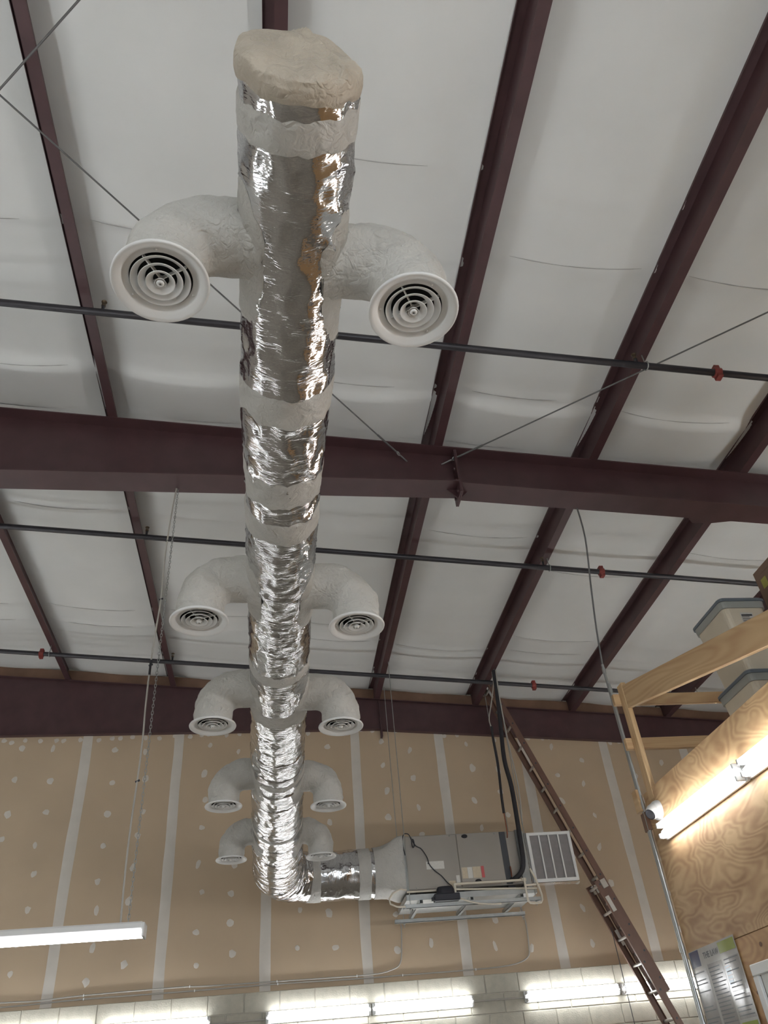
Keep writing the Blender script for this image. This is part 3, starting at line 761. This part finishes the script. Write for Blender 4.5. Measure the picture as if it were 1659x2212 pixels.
# refrigerant lines
rl = thing('refrigerant_line', 'thick black insulated refrigerant line dropping from the purlin to air handler', 'pipe', (2.9, 9.42, 4.5))
MB().tube(smooth_path([(2.945, 9.42, 6.29), (2.94, 9.42, 6.01), (2.91, 9.42, 5.55), (2.875, 9.42, 5.06), (2.905, 9.42, 4.71), (2.90, 9.42, 4.26), (2.885, 9.40, 3.89), (2.85, 9.41, 3.74), (2.76, 9.44, 3.66), (2.72, 9.475, 3.655)]), .028, 12).build('insulation_sleeve', 'rubber', rl)
MB().tube(smooth_path([(2.735, 9.475, 3.80), (2.725, 9.44, 3.74), (2.72, 9.43, 3.68)]), .008, 8).build('copper_stub', 'copper', rl)
ll = thing('liquid_line', 'thin black sleeved liquid line left of the thick refrigerant line', 'pipe', (2.78, 9.45, 4.6))
MB().tube(smooth_path([(2.785, 9.43, 5.50), (2.78, 9.43, 5.31), (2.785, 9.43, 5.0), (2.76, 9.43, 4.60), (2.755, 9.43, 4.40)]), .016, 10).build('sleeve', 'rubber', ll)
MB().tube(smooth_path([(2.755, 9.43, 4.42), (2.755, 9.43, 4.2), (2.757, 9.46, 4.14), (2.757, 9.49, 4.12)]), .007, 8).build('copper_tube', 'copper', ll)
MB().tube(smooth_path([(2.93, 9.45, 6.29), (2.92, 9.45, 6.1), (2.83, 9.43, 5.8), (2.77, 9.43, 5.6), (2.785, 9.43, 5.48)]), .008, 8).build('bare_line', 'cable', ll)
tag(MB().tube(smooth_path([(2.965, 9.38, 6.28), (2.955, 9.40, 5.9), (2.96, 9.40, 5.3), (2.985, 9.40, 4.7), (2.955, 9.42, 4.25)]), .009, 8).build('flexible_conduit', 'cable'), 'thin grey flexible conduit running down beside the black refrigerant line', 'conduit')

# ------------------------------------------------------------------ extension ladder
ld = thing('extension_ladder', 'brown fibreglass extension ladder leaning in front of the drywall', 'ladder', (5.36, 10.2, 0))
def LP(z, off, y): 
    x = 3.02 + .377 * (6.30 - z)
    return Vector((x + .936 * off, y, z + .353 * off))
dvec = (LP(0, 0, 0) - LP(1, 0, 0)).normalized(); nvec = Vector((.936, 0, .353))
def rail(za, zb, off, y, sgn, parent_name):
    a, c2 = LP(za, off, y), LP(zb, off, y)
    b = MB()
    def bar(n0, n1, y0, y1):
        vs = [q + nvec * nn + Vector((0, yy, 0)) for q in (a, c2) for (nn, yy) in ((n0, y0), (n1, y0), (n1, y1), (n0, y1))]
        b.add(vs, [(0, 3, 2, 1), (4, 5, 6, 7), (0, 1, 5, 4), (1, 2, 6, 5), (2, 3, 7, 6), (3, 0, 4, 7)])
    bar(-.038, .038, -.003, .003); bar(-.038, -.033, 0, sgn * .028); bar(.033, .038, 0, sgn * .028)
    return b.build(parent_name, 'fibreglass', ld)
YN, YR = 9.99, 10.29
FLY, BAS = .035, -.05
rail(2.48, 6.42, FLY, YN, 1, 'fly_rail'); rail(2.48, 6.42, FLY, YR, -1, 'fly_rail')
rail(0.0, 3.72, BAS, YN - .03, 1, 'base_rail'); rail(0.0, 3.72, BAS, YR + .03, -1, 'base_rail')
def rungs(z0, z1, off, nm, ya, yb):
    z = z0
    while z < z1:
        a = LP(z, off, ya); c2 = LP(z, off, yb)
        rg_ = MB().tube([a, c2], .017, 10).build(nm, 'alu', ld)
        MB().tube([a - Vector((0, .004, 0)), a + Vector((0, .002, 0))], .013, 10).build('rung_rivet', 'ink', rg_)
        z += .285
rungs(2.62, 6.35, FLY, 'rung', YN, YR); rungs(.25, 3.7, BAS, 'rung', YN - .03, YR + .03)
for y in (YN - .02, YR + .02):
    MB().box((-.035, -.03, -.05), (.035, .03, .05), Matrix.Translation(LP(3.66, 0, y)) @ Matrix.Rotation(-.36, 4, 'Y')).build('rung_lock', 'alu', ld)
for (z, y) in ((3.45, YN - .036), (3.12, YR + .0)):
    MB().box((-.025, -.002, -.09), (.025, .002, .09), Matrix.Translation(LP(z, BAS if y < 10.1 else -.02, y)) @ Matrix.Rotation(-.36, 4, 'Y')).build('warning_sticker', 'paper', ld)
MB().tube([LP(3.25, -.10, 10.2), LP(3.25, -.10, 10.2) + Vector((.02, 0, -1.6)), LP(3.25, -.10, 10.2) + Vector((.03, 0, -3.2))], .005, 6).build('halyard_rope', 'ink', ld)
for y in (YN - .03, YR + .03):
    MB().bevbox((-.06, -.03, 0), (.06, .03, .05), .006, Matrix.Translation(LP(.0, BAS, y) + Vector((0, 0, .002)))).build('rubber_foot', 'rubber', ld)

# ------------------------------------------------------------------ fluorescent fixtures
def strip(name, label, c, axis_, L, normal, group, lamp='tube'):
    """two-tube strip: c = centre of the back of the channel, axis_ = long direction, normal = away from wall"""
    a = Vector(axis_).normalized(); n = Vector(normal).normalized(); u = n.cross(a).normalized()
    T = Matrix((a, u, n)).transposed().to_4x4(); T.translation = Vector(c)
    r = thing(name, label, 'light', c, group)
    h = L / 2
    MB().bevbox((-h, -.058, .001), (h, .058, .028), .006, T).build('channel', 'white_metal', r)
    f = MB(); vs = []
    for x in (-h, h):
        vs += [T @ Vector(p) for p in ((x, -.02, .028), (x, .02, .028), (x, 0, .05))]
    f.add(vs, [(0, 1, 2), (3, 5, 4), (0, 2, 5, 3), (1, 4, 5, 2)]); f.build('reflector_ridge', 'white_metal', r)
    for v in (-.036, .036):
        MB().tube([T @ Vector((-h + .035, v, .060)), T @ Vector((h - .035, v, .060))], .019, 12).build('lamp_tube', lamp, r)
        for sx in (-1, 1):
            MB().bevbox((sx * (h - .024) - .010, v - .017, .028), (sx * (h - .024) + .010, v + .017, .082), .004, T).build('socket', 'white_metal', r)
    return r
ZB = 2.603
for k, (xa, xb) in enumerate(((-1.93, -.71), (-.09, 1.115), (1.13, 2.335), (2.955, 4.15), (4.17, 5.375), (-3.2, -1.96))):
    strip('strip_light', ['glowing strip light on the block wall under the hanging fixture end', 'glowing strip light on the block wall below the duct elbow, left of a joined pair', 'glowing strip light on the block wall below air handler, right of a joined pair', 'glowing strip light on the block wall left of the ladder foot', 'glowing strip light on the block wall passing behind the ladder to the plywood corner', 'strip light on the block wall beyond the left frame edge'][k], ((xa + xb) / 2, BF - .001, ZB), (1, 0, 0), xb - xa, (0, -1, 0), 'strip lights on the back wall')
tag(MB().tube([(-.70, BF - .012, 2.59), (-.10, BF - .012, 2.59)], .009, 8).build('wiring_conduit', 'cable'), 'thin grey conduit joining strip lights at the lower left', 'conduit')
tag(MB().tube([(2.345, BF - .012, 2.60), (2.95, BF - .012, 2.60)], .009, 8).build('wiring_conduit', 'cable'), 'thin grey conduit joining strip lights below the air handler', 'conduit')
XW = 2.77
ply_strips = [(5.48, 4.27), (4.25, 3.04), (3.02, 1.81), (1.79, .58), (.56, -.65), (-.67, -1.88)]
for k, (ya, yb) in enumerate(ply_strips):
    strip('strip_light', ['bright two tube strip light on plywood beside the security camera', 'bright strip light on plywood cut by the right frame edge'][k] if k < 2 else 'strip light continuing along the plywood wall beyond the frame', (XW - .001, (ya + yb) / 2, 3.045), (0, 1, 0), ya - yb, (-1, 0, 0), 'strip lights on the plywood wall')

YC = 5.70
# hanging fixtures
def links(p0, p1, b, pitch_=.026):
    p0 = Vector(p0); p1 = Vector(p1); L = (p1 - p0).length; d = (p1 - p0) / L; n = int(L / pitch_)
    s0 = Vector((1, 0, 0)) if abs(d.x) < .8 else Vector((0, 1, 0)); s1 = d.cross(s0).normalized(); s0 = s1.cross(d)
    for i in range(n):
        c = p0 + d * (i + .5) * L / n; sd = s0 if i % 2 else s1
        pts = [c + d * math.cos(t) * pitch_ * .68 + sd * math.sin(t) * .0075 for t in [2 * PI * k / 8 for k in range(9)]]
        b.tube(pts, .0022, 4, False)
    return b
def hanging(label, xa, xb, y, z, chain_pts, L_axis='x', tilt=.0, group='hanging strip lights', bare=False):
    c = ((xa + xb) / 2, y, z) if L_axis == 'x' else (y, (xa + xb) / 2, z)
    r = thing('hanging_light', label, 'light', c, group); h = abs(xb - xa) / 2
    T = Matrix.Translation(Vector(c)) @ Matrix.Rotation(0 if L_axis == 'x' else PI / 2, 4, 'Z') @ Matrix.Rotation(tilt, 4, 'Y')
    MB().bevbox((-h, -.06, .0), (h, .06, .045), .01, T).build('housing', 'white_metal', r)
    if bare:      # open channel with a bare tube on each side
        for v in (-.09, .09): MB().tube([T @ Vector((-h + .03, v, .02)), T @ Vector((h - .03, v, .02))], .019, 10).build('lamp_tube', 'tube_fill', r)
        for sx in (-1, 1): MB().bevbox((sx * h - .008, -.11, -.01), (sx * h + .008, .11, .045), .004, T).build('end_cap', 'white_metal', r)
        for (top, x) in chain_pts: MB().tube([T @ Vector((x, 0, .045)), top], .003, 6).build('chain', 'galv', r)
        return r, T
    # diffuser lens, half round
    n = 10; vs = []
    for x in (-h + .01, h - .01):
        for k in range(n + 1):
            t = PI * k / n; vs.append(T @ Vector((x, -.052 * math.cos(t), -.002 - .034 * math.sin(t))))
    fs = [(k, k + 1, n + 2 + k, n + 1 + k) for k in range(n)] + [tuple(range(n, -1, -1)), tuple(range(n + 1, 2 * n + 2))]
    MB().add(vs, fs, True).build('lens', 'tube', r)
    for sx in (-1, 1): MB().bevbox((sx * h - .008, -.058, -.036), (sx * h + .008, .058, .04), .004, T).build('end_cap', 'white_metal', r)
    for (top, x) in chain_pts:
        q = T @ Vector((x, 0, .045))
        o = links(q, top, MB()).build('chain', 'galv', r)
    return r, T
r, T = hanging('long white strip light hung on a chain at the lower left', -3.2, -.765, 5.27, 2.585, [((-.857, 5.331, 6.062), 1.12), ((-3.05, 5.331, 6.09), -1.06)])
pts = []
rr = random.Random(3)
A = Vector((-.872, 5.335, 6.06)); Bq = Vector((-.90, 5.275, 2.63))
for k in range(13):
    t = k / 12; p = A.lerp(Bq, t); pts.append(p + Vector((-.012 * math.sin(t * PI) - .03 * math.sin(t * PI * 2.0) * (1 - t) * 0 - .015 * abs(math.sin(t * 9)), -.004, 0)))
MB().tube(smooth_path(pts), .0065, 6).build('power_cord', 'cable', r)
for k in (2, 4, 6, 9):
    p = pts[k]; MB().tube([p - Vector((.012, 0, .006)), p + Vector((.016, 0, .006))], .007, 6).build('cable_tie', 'blackplastic', r)
MB().tube([pts[6] + Vector((0, 0, .04)), pts[6] - Vector((0, 0, .08))], .009, 6).build('splice_sleeve', 'rubber', r)
# unseen fixtures: the left row, then lamps added to brighten the room
for (y0, y1) in ((.2, 2.6), (-2.6, -.2), (-5.2, -2.9)):
    hanging('strip light hanging along the left aisle outside the photograph', y0, y1, -3.3, 2.6, [((-3.3, (y0 + y1) / 2 + sx, zf(-3.3) + .16), sx) for sx in (-1, 1)], 'y', 0, 'hanging strip lights outside the photograph', True)
for (x, y) in ((-6.6, 3.2), (-6.6, -1.2), (-.6, -3.2), (-6.0, 6.6), (-6.4, 9.0)):  # lamps added out of view to lift the ceiling and rear
    hanging('unseen strip light added in the shop to brighten the ceiling', x, x + 2.4, y, 2.6, [((x + 1.2 + sx, y, zf(x + 1.2 + sx) + .16), sx) for sx in (-1, 1)], 'x', 0, 'hanging strip lights outside the photograph', True)
for y0 in (2.7,):  # lamp added out of view to brighten the ceiling at the right
    hanging('unseen strip light added above the loft to brighten the right of the ceiling', y0, y0 + 2.4, 6.0, 4.3, [((6.0, y0 + 1.2 + sx, zf(6.0) + .16), sx) for sx in (-1, 1)], 'y', 0, 'hanging strip lights outside the photograph', True)
for k in range(3):  # hidden lamps added to light the back wall and rear ceiling
    strip('strip_light', 'unseen strip light added on the loft room back face to light the rear', (3.9 + 1.35 * k, YC - .019, 2.6), (1, 0, 0), 1.22, (0, 1, 0), 'added fill lights behind the loft room', 'tube_fill')

# ------------------------------------------------------------------ plywood loft room on the right
YC = 5.70
wl = MB().box((XW + .015, YF, 0), (XW + .10, YC - .02, 3.26)).build('wall_loft', 'lumber')
struct(wl, 'plywood clad wall of the loft room at the right')
ZT, ZS = 3.378, 2.285
y = YC
for L in (2.44, 2.44, 2.44, 2.44, 2.0):
    MB().bevbox((XW, y - L + .0015, ZS + .002), (XW + .015, y - .0015, ZT), .002).build('plywood_sheet', 'ply', wl); y -= L
# lower sheet with an opening for the window
WY0, WY1, WZ0, WZ1 = 3.95, 4.88, 1.15, 2.085
lo = MB(); lo.box((XW, WY1, 0), (XW + .015, YC - .0015, ZS - .002)); lo.box((XW, 3.26, 0), (XW + .015, WY0, ZS - .002)); lo.box((XW, WY0, WZ1), (XW + .015, WY1, ZS - .002)); lo.box((XW, WY0, 0), (XW + .015, WY1, WZ0))
lo.build('plywood_sheet', 'ply2', wl)
y = 3.257
for L in (2.44, 2.44, 2.44, 1.9):
    MB().bevbox((XW, y - L + .0015, 0), (XW + .015, y - .0015, ZS - .002), .002).build('plywood_sheet', 'ply2', wl); y -= L
for (ky, kz, kr) in ((4.76, 2.215, .013), (4.96, 2.0, .010)):
    n = 10; MB().add([(XW - .0012, ky + kr * 1.3 * math.cos(2 * PI * k / n), kz + kr * math.sin(2 * PI * k / n)) for k in range(n)], [tuple(range(n))]).build('wood_knot', 'nailer', wl)
struct(MB().box((XW + .1, YC - .12, 0), (XR, YC - .02, 3.26)).build('wall_loft_end', 'ply2'), 'end wall of the loft room facing the back wall')
struct(MB().box((XW + .015, YF, 3.26), (XR, YC - .01, 3.318)).build('floor_loft', 'lumber'), 'wooden deck of the storage loft')
wn = sroot('window_1', 'white framed window in the plywood wall at the lower right corner', (XW, 4.4, WZ0))
f = MB()
for (a, c2) in (((XW - .02, WY1 - .01, WZ0 + .0105), (XW + .002, WY1 + .05, WZ1 - .0105)), ((XW - .02, WY0 - .05, WZ0 + .0105), (XW + .002, WY0 + .01, WZ1 - .0105)), ((XW - .02, WY0 - .05, WZ1 - .01), (XW + .002, WY1 + .05, WZ1 + .05)), ((XW - .02, WY0 - .05, WZ0 - .06), (XW + .002, WY1 + .05, WZ0 + .01))): f.bevbox(a, c2, .005)
f.build('window_frame', 'white_metal', wn)
f = MB()
for (a, c2) in (((XW + .0, WY1 - .06, WZ0), (XW + .03, WY1 - .008, WZ1)), ((XW, WY0 + .008, WZ0), (XW + .03, WY0 + .06, WZ1)), ((XW, WY0 + .05, WZ1 - .06), (XW + .03, WY1 - .05, WZ1 - .004)), ((XW, WY0 + .05, WZ0 + .004), (XW + .03, WY1 - .05, WZ0 + .06))): f.bevbox(a, c2, .004)
f.build('window_sash', 'white_metal', wn)
MB().box((XW + .010, WY0 + .05, WZ0 + .05), (XW + .0145, WY1 - .05, WZ1 - .05)).build('pane', 'glass', wn)

# guard rail
gr = thing('loft_guardrail', 'wooden guard rail with post and slanted brace plank on the loft corner', 'railing', (XW + .02, 5.58, 3.34))
MB().bevbox((XW - .002, 5.53, 3.30), (XW + .036, 5.62, 4.225), .002).build('post', 'lumber_z', gr)
MB().bevbox((XW - .055, 5.62, 4.075), (XW + 2.6, 5.658, 4.165), .002).build('top_rail', 'lumber_x', gr)
MB().bevbox((XW - .055, 5.62, 3.705), (XW + 2.6, 5.658, 3.795), .002).build('middle_rail', 'lumber_x', gr)
MB().bevbox((XW + 2.5, 5.53, 3.318), (XW + 2.54, 5.62, 4.225), .002).build('post', 'lumber_z', gr)
P0 = Vector((XW + .0, 5.545, 4.105)); P1 = Vector((XW + .0, 2.30, 3.30))
d = (P1 - P0); Lb = d.length; d.normalize(); up_ = Vector((1, 0, 0)).cross(d).normalized()
if up_.z < 0: up_ = -up_
Tb = Matrix((d, Vector((1, 0, 0)), up_)).transposed().to_4x4(); Tb.translation = P0
bp_ = MB().bevbox((-.02, .0, -.094), (Lb, .038, .094), .003).build('brace_plank', 'lumber_x', None, (0, 0, 0))
bp_.parent = gr; Tb.translation = P0 - gr.location; bp_.matrix_local = Tb
MB().bevbox((XW - .05, 5.70, 3.26), (XW - .012, 5.78, 3.42), .002).build('wood_block', 'lumber', gr)
MB().bevbox((XW - .03, 5.69, 3.12), (XW + .0, 5.77, 3.25), .002).build('wood_block', 'nailer', gr)

# storage bins and boxes on the loft
def bin_(x0, y0, z0, label):
    w_, l_, h_ = .385, .49, .585
    r = thing('storage_bin', label, 'bin', (x0 + w_ / 2, y0 + l_ / 2, z0), 'plastic bins on the loft')
    def rr(k, e, z, rad=.045):
        pts = []
        cx, cy = x0 + w_ / 2, y0 + l_ / 2; hx, hy = w_ / 2 - k + e, l_ / 2 - k + e
        for (sx, sy, a0) in ((1, 1, 0), (-1, 1, PI / 2), (-1, -1, PI), (1, -1, 1.5 * PI)):
            for q in range(5):
                a = a0 + q * PI / 8; pts.append(Vector((cx + sx * (hx - rad) + rad * math.cos(a), cy + sy * (hy - rad) + rad * math.sin(a), z)))
        return pts
    def loft(levels, nm, mt, cap=True):
        b = MB(); vs = []
        for l in levels: vs += rr(*l)
        n = 20
        fs = [(i * n + k, i * n + (k + 1) % n, (i + 1) * n + (k + 1) % n, (i + 1) * n + k) for i in range(len(levels) - 1) for k in range(n)]
        fs.append(tuple(range(n - 1, -1, -1))); fs.append(tuple(range((len(levels) - 1) * n, len(levels) * n)))
        b.add(vs, fs, False); return b.build(nm, mt, r)
    loft([(.052, 0, z0), (.022, 0, z0 + h_ - .09), (.022, 0, z0 + h_ - .085)], 'body', 'bin')
    loft([(.012, 0, z0 + h_ - .085), (.008, 0, z0 + h_ - .03)], 'rim_band', 'rim')
    loft([(.0, 0, z0 + h_ - .032), (.0, 0, z0 + h_ - .012), (.012, 0, z0 + h_)], 'lid', 'lid')
    MB().add([(x0 + .14, y0 + .0245, z0 + h_ - .20), (x0 + .24, y0 + .0245, z0 + h_ - .20), (x0 + .24, y0 + .0195, z0 + h_ - .125), (x0 + .14, y0 + .0195, z0 + h_ - .125)], [(0, 1, 2, 3)]).build('bin_sticker', 'paper', r)
    for q in range(4):
        zz = z0 + h_ - .14 - q * .016; wq = (.085, .06, .075, .05)[q]
        dy = .0195 + (.125 + .008 + q * .016 - .125) / .075 * .005
        MB().box((x0 + .147, y0 + dy - .0012, zz - (.008 if q else .012)), (x0 + .147 + wq, y0 + dy + .001, zz)).build('sticker_print', 'ink' if q == 0 else 'p_grey', r)
    return r
bin_(3.30, 4.675, 3.32, 'lower cream plastic bin with blue grey lid on the loft')
bin_(3.30, 4.670, 3.907, 'upper cream plastic bin with blue grey lid, topmost of the loft stack')
bx = thing('cardboard_box', 'brown cardboard box with yellow green tape behind the plastic bins', 'box', (4.0, 4.5, 4.22), 'boxes on the loft')
MB().bevbox((3.76, 4.05, 4.18), (4.3, 4.79, 4.775), .004).build('carton', 'card', bx)
MB().box((3.7585, 4.66, 4.60), (3.7605, 4.73, 4.68)).build('tape_strip', 'yellowtape', bx)
MB().box((3.7585, 4.10, 4.72), (3.7605, 4.70, 4.77)).build('tape_strip', 'card', bx)
tag(MB().bevbox((3.76, 4.05, 3.319), (4.3, 4.79, 4.178), .004).build('cardboard_box', 'card'), 'tall plain cardboard box beneath the taped box on the loft', 'box', 'boxes on the loft')

# conduits and cable at the corner
for k, (yy, zt) in enumerate(((5.735, 4.49), (5.705, 4.30))):
    r = thing('metal_conduit', ['thin metal conduit rising past the guard post, the taller of two at the corner', 'thin metal conduit hugging the plywood corner, the shorter of two'][k], 'conduit', (XW - .016, yy, 0), 'corner conduits')
    MB().tube([(XW - .016 - .004 * k, yy, 0), (XW - .016 - .004 * k, yy, zt)], .0115, 10).build('conduit', 'galv', r)
    for z in (1.9, 2.35, 3.3, zt - .06):
        MB().tube([(XW - .016 - .004 * k, yy, z - .025), (XW - .016 - .004 * k, yy, z + .025)], .0155, 10).build('fitting', 'galv', r)
tag(MB().tube(smooth_path([(2.753, 5.365, 5.935), (2.775, 5.42, 5.60), (2.76, 5.55, 5.15), (2.755, 5.66, 4.8), (XW - .016, 5.735, 4.48)]), .008, 8).build('hanging_cable', 'wire'), 'grey cable hanging from the main rafter into the corner conduit', 'cable')

# security camera
sc = thing('security_camera', 'white turret security camera on the plywood end beside the strip light', 'camera', (XW, 5.50, 3.2))
Tc = Matrix.Translation((XW, 5.515, 3.205)) @ Matrix.Rotation(-PI / 2, 4, 'Y')
MB().lathe([(.070, 0), (.070, .012), (.064, .03), (.056, .042), (.0, .046)], (0, 0, 0), 36, T=Tc).build('base_ring', 'white_metal', sc)
ax = Vector((-.78, -.30, -.55)).normalized(); cc = Vector((XW - .045, 5.51, 3.20))
q = Vector((0, 0, 1)).rotation_difference(ax).to_matrix().to_4x4(); Tq = Matrix.Translation(cc) @ q
MB().lathe([(0, -.05), (.03, -.042), (.048, -.018), (.051, .005), (.047, .025), (.040, .048), (.036, .052)], (0, 0, 0), 32, T=Tq).build('turret', 'white_metal', sc)
MB().lathe([(.036, .052), (.034, .049), (.0, .049)], (0, 0, 0), 32, T=Tq).build('lens', 'lens', sc)
MB().lathe([(.0385, .0485), (.037, .054), (.033, .053)], (0, 0, 0), 32, T=Tq).build('lens_ring', 'blackplastic', sc)

# laminated notice poster
po = thing('notice_poster', 'glossy laminated workplace notice poster on plywood beside the corner conduit', 'poster', (XW - .006, 5.345, 1.2))
PY1, PY0, PZ1, PZ0 = 5.675, 5.02, 2.312, 1.20
def px_(y, z): return XW - .006 - .011 * (math.sin((5.675 - y) / .655 * 2 * PI * 1.5 + .4 * math.sin(z * 5)) * .5 + .5) * (1 - .6 * (z - PZ0) / (PZ1 - PZ0)) - .004 * noise.noise(Vector((y * 6, z * 4, 0)))
def sheet(y0, y1, z0, z1, off, nm, mt, nu=6, nv=6):
    return MB().grid(lambda u, v: Vector((px_(y1 + (y0 - y1) * u, z0 + (z1 - z0) * v) - off, y1 + (y0 - y1) * u, z0 + (z1 - z0) * v)), nu, nv).build(nm, mt, po)
sheet(PY0, PY1, PZ0, PZ1, 0, 'poster_sheet', 'lam', 40, 40)
# normalised blocks: column offset from the far edge (m), drop from the top (m)
for (a, c2, t, bb, mt) in ((.012, .15, .004, .095, 'p_blue'), (.43, .645, .01, .07, 'p_green'), (.01, .20, .12, .50, 'p_grey'), (.225, .42, .10, .52, 'p_grey'), (.44, .50, .14, .24, 'p_sky'), (.52, .645, .10, .28, 'p_grey'), (.44, .645, .30, .42, 'p_grey'), (.005, .15, .52, .61, 'p_red'), (.005, .05, .41, .45, 'p_green'), (.45, .64, .435, .50, 'p_green'), (.45, .645, .53, .60, 'p_navy'), (.23, .42, .62, .72, 'p_red'), (.02, .2, .66, .9, 'p_grey'), (.45, .64, .64, .9, 'p_grey')):
    sheet(PY1 - c2, PY1 - a, PZ1 - bb, PZ1 - t, .0008, 'printed_block', mt)
for (a, c2, t0, t1) in ((.012, .20, .125, .5), (.23, .415, .12, .5), (.45, .64, .105, .42)):
    t = t0
    while t < t1:
        sheet(PY1 - c2 + R.uniform(0, .05), PY1 - a, PZ1 - t - .006, PZ1 - t, .0014, 'text_line', 'p_grey' if R.random() < .3 else 'ink', 4, 1); t += .021
def text(body, yc, zc, size, off, mt, parent, nm='lettering'):
    cu = bpy.data.curves.new(nm, 'FONT'); cu.body = body; cu.size = size; cu.align_x = 'CENTER'; cu.align_y = 'CENTER'; cu.extrude = .0004; cu.resolution_u = 2
    t = bpy.data.objects.new(nm, cu); COL.objects.link(t)
    dg = bpy.context.evaluated_depsgraph_get(); me = bpy.data.meshes.new_from_object(t.evaluated_get(dg))
    bpy.data.objects.remove(t)
    me.materials.clear(); me.materials.append(M[mt])
    o = bpy.data.objects.new(nm, me); COL.objects.link(o); o.parent = parent
    Tm = Matrix((Vector((0, -1, 0)), Vector((0, 0, 1)), Vector((-1, 0, 0)))).transposed().to_4x4()
    Tm.translation = Vector((px_(yc, zc) - off, yc, zc)) - parent.location
    o.matrix_local = Tm
    return o
text('THE LAW', PY1 - .31, PZ1 - .05, .05, .003, 'ink', po)

# cables clipped along the foot of the drywall
def wcable(pts, label, clips):
    r = thing('wall_cable', label, 'cable', (pts[1][0], BACK - .012, pts[1][1]), 'cables along the drywall foot')
    P = smooth_path([(x, BACK - .012, z) for (x, z) in pts])
    MB().tube(P, .008, 8).build('cable', 'cable', r)
    for x in clips:
        q = min(P, key=lambda p: abs(p.x - x)); MB().box((q.x - .006, BACK - .022, q.z - .012), (q.x + .006, BACK, q.z + .012)).build('cable_clip', 'white_metal', r)
wcable([(-4.5, 2.965), (-3.03, 2.955), (-2.635, 2.946), (-2.14, 2.967), (-1.068, 2.977), (-.806, 2.969), (.313, 2.96), (1.135, 2.959), (1.388, 2.991), (1.507, 3.056), (1.542, 3.25), (1.552, 3.48), (1.50, 3.53)], 'upper grey cable along the drywall foot, rising left of the hanging support', (-2.2, -1.0, 0, 1.0))
wcable([(-4.5, 2.92), (-3.02, 2.911), (-2.135, 2.93), (-.908, 2.93), (.043, 2.936), (1.133, 2.926), (1.523, 2.929), (2.259, 2.93), (2.839, 2.946), (3.087, 3.015), (3.133, 3.154), (3.141, 3.438), (3.10, 3.60)], 'lower grey cable along the drywall foot, rising right of the hanging support', (-2.2, -1.0, 0, 1.6, 2.5))
tag(MB().bevbox((3.62, BF - .03, 0), (4.06, BF - .004, 2.245), .004).build('leaning_board', 'lumber_z'), 'tan board standing against the block wall, left of the ladder foot', 'board')
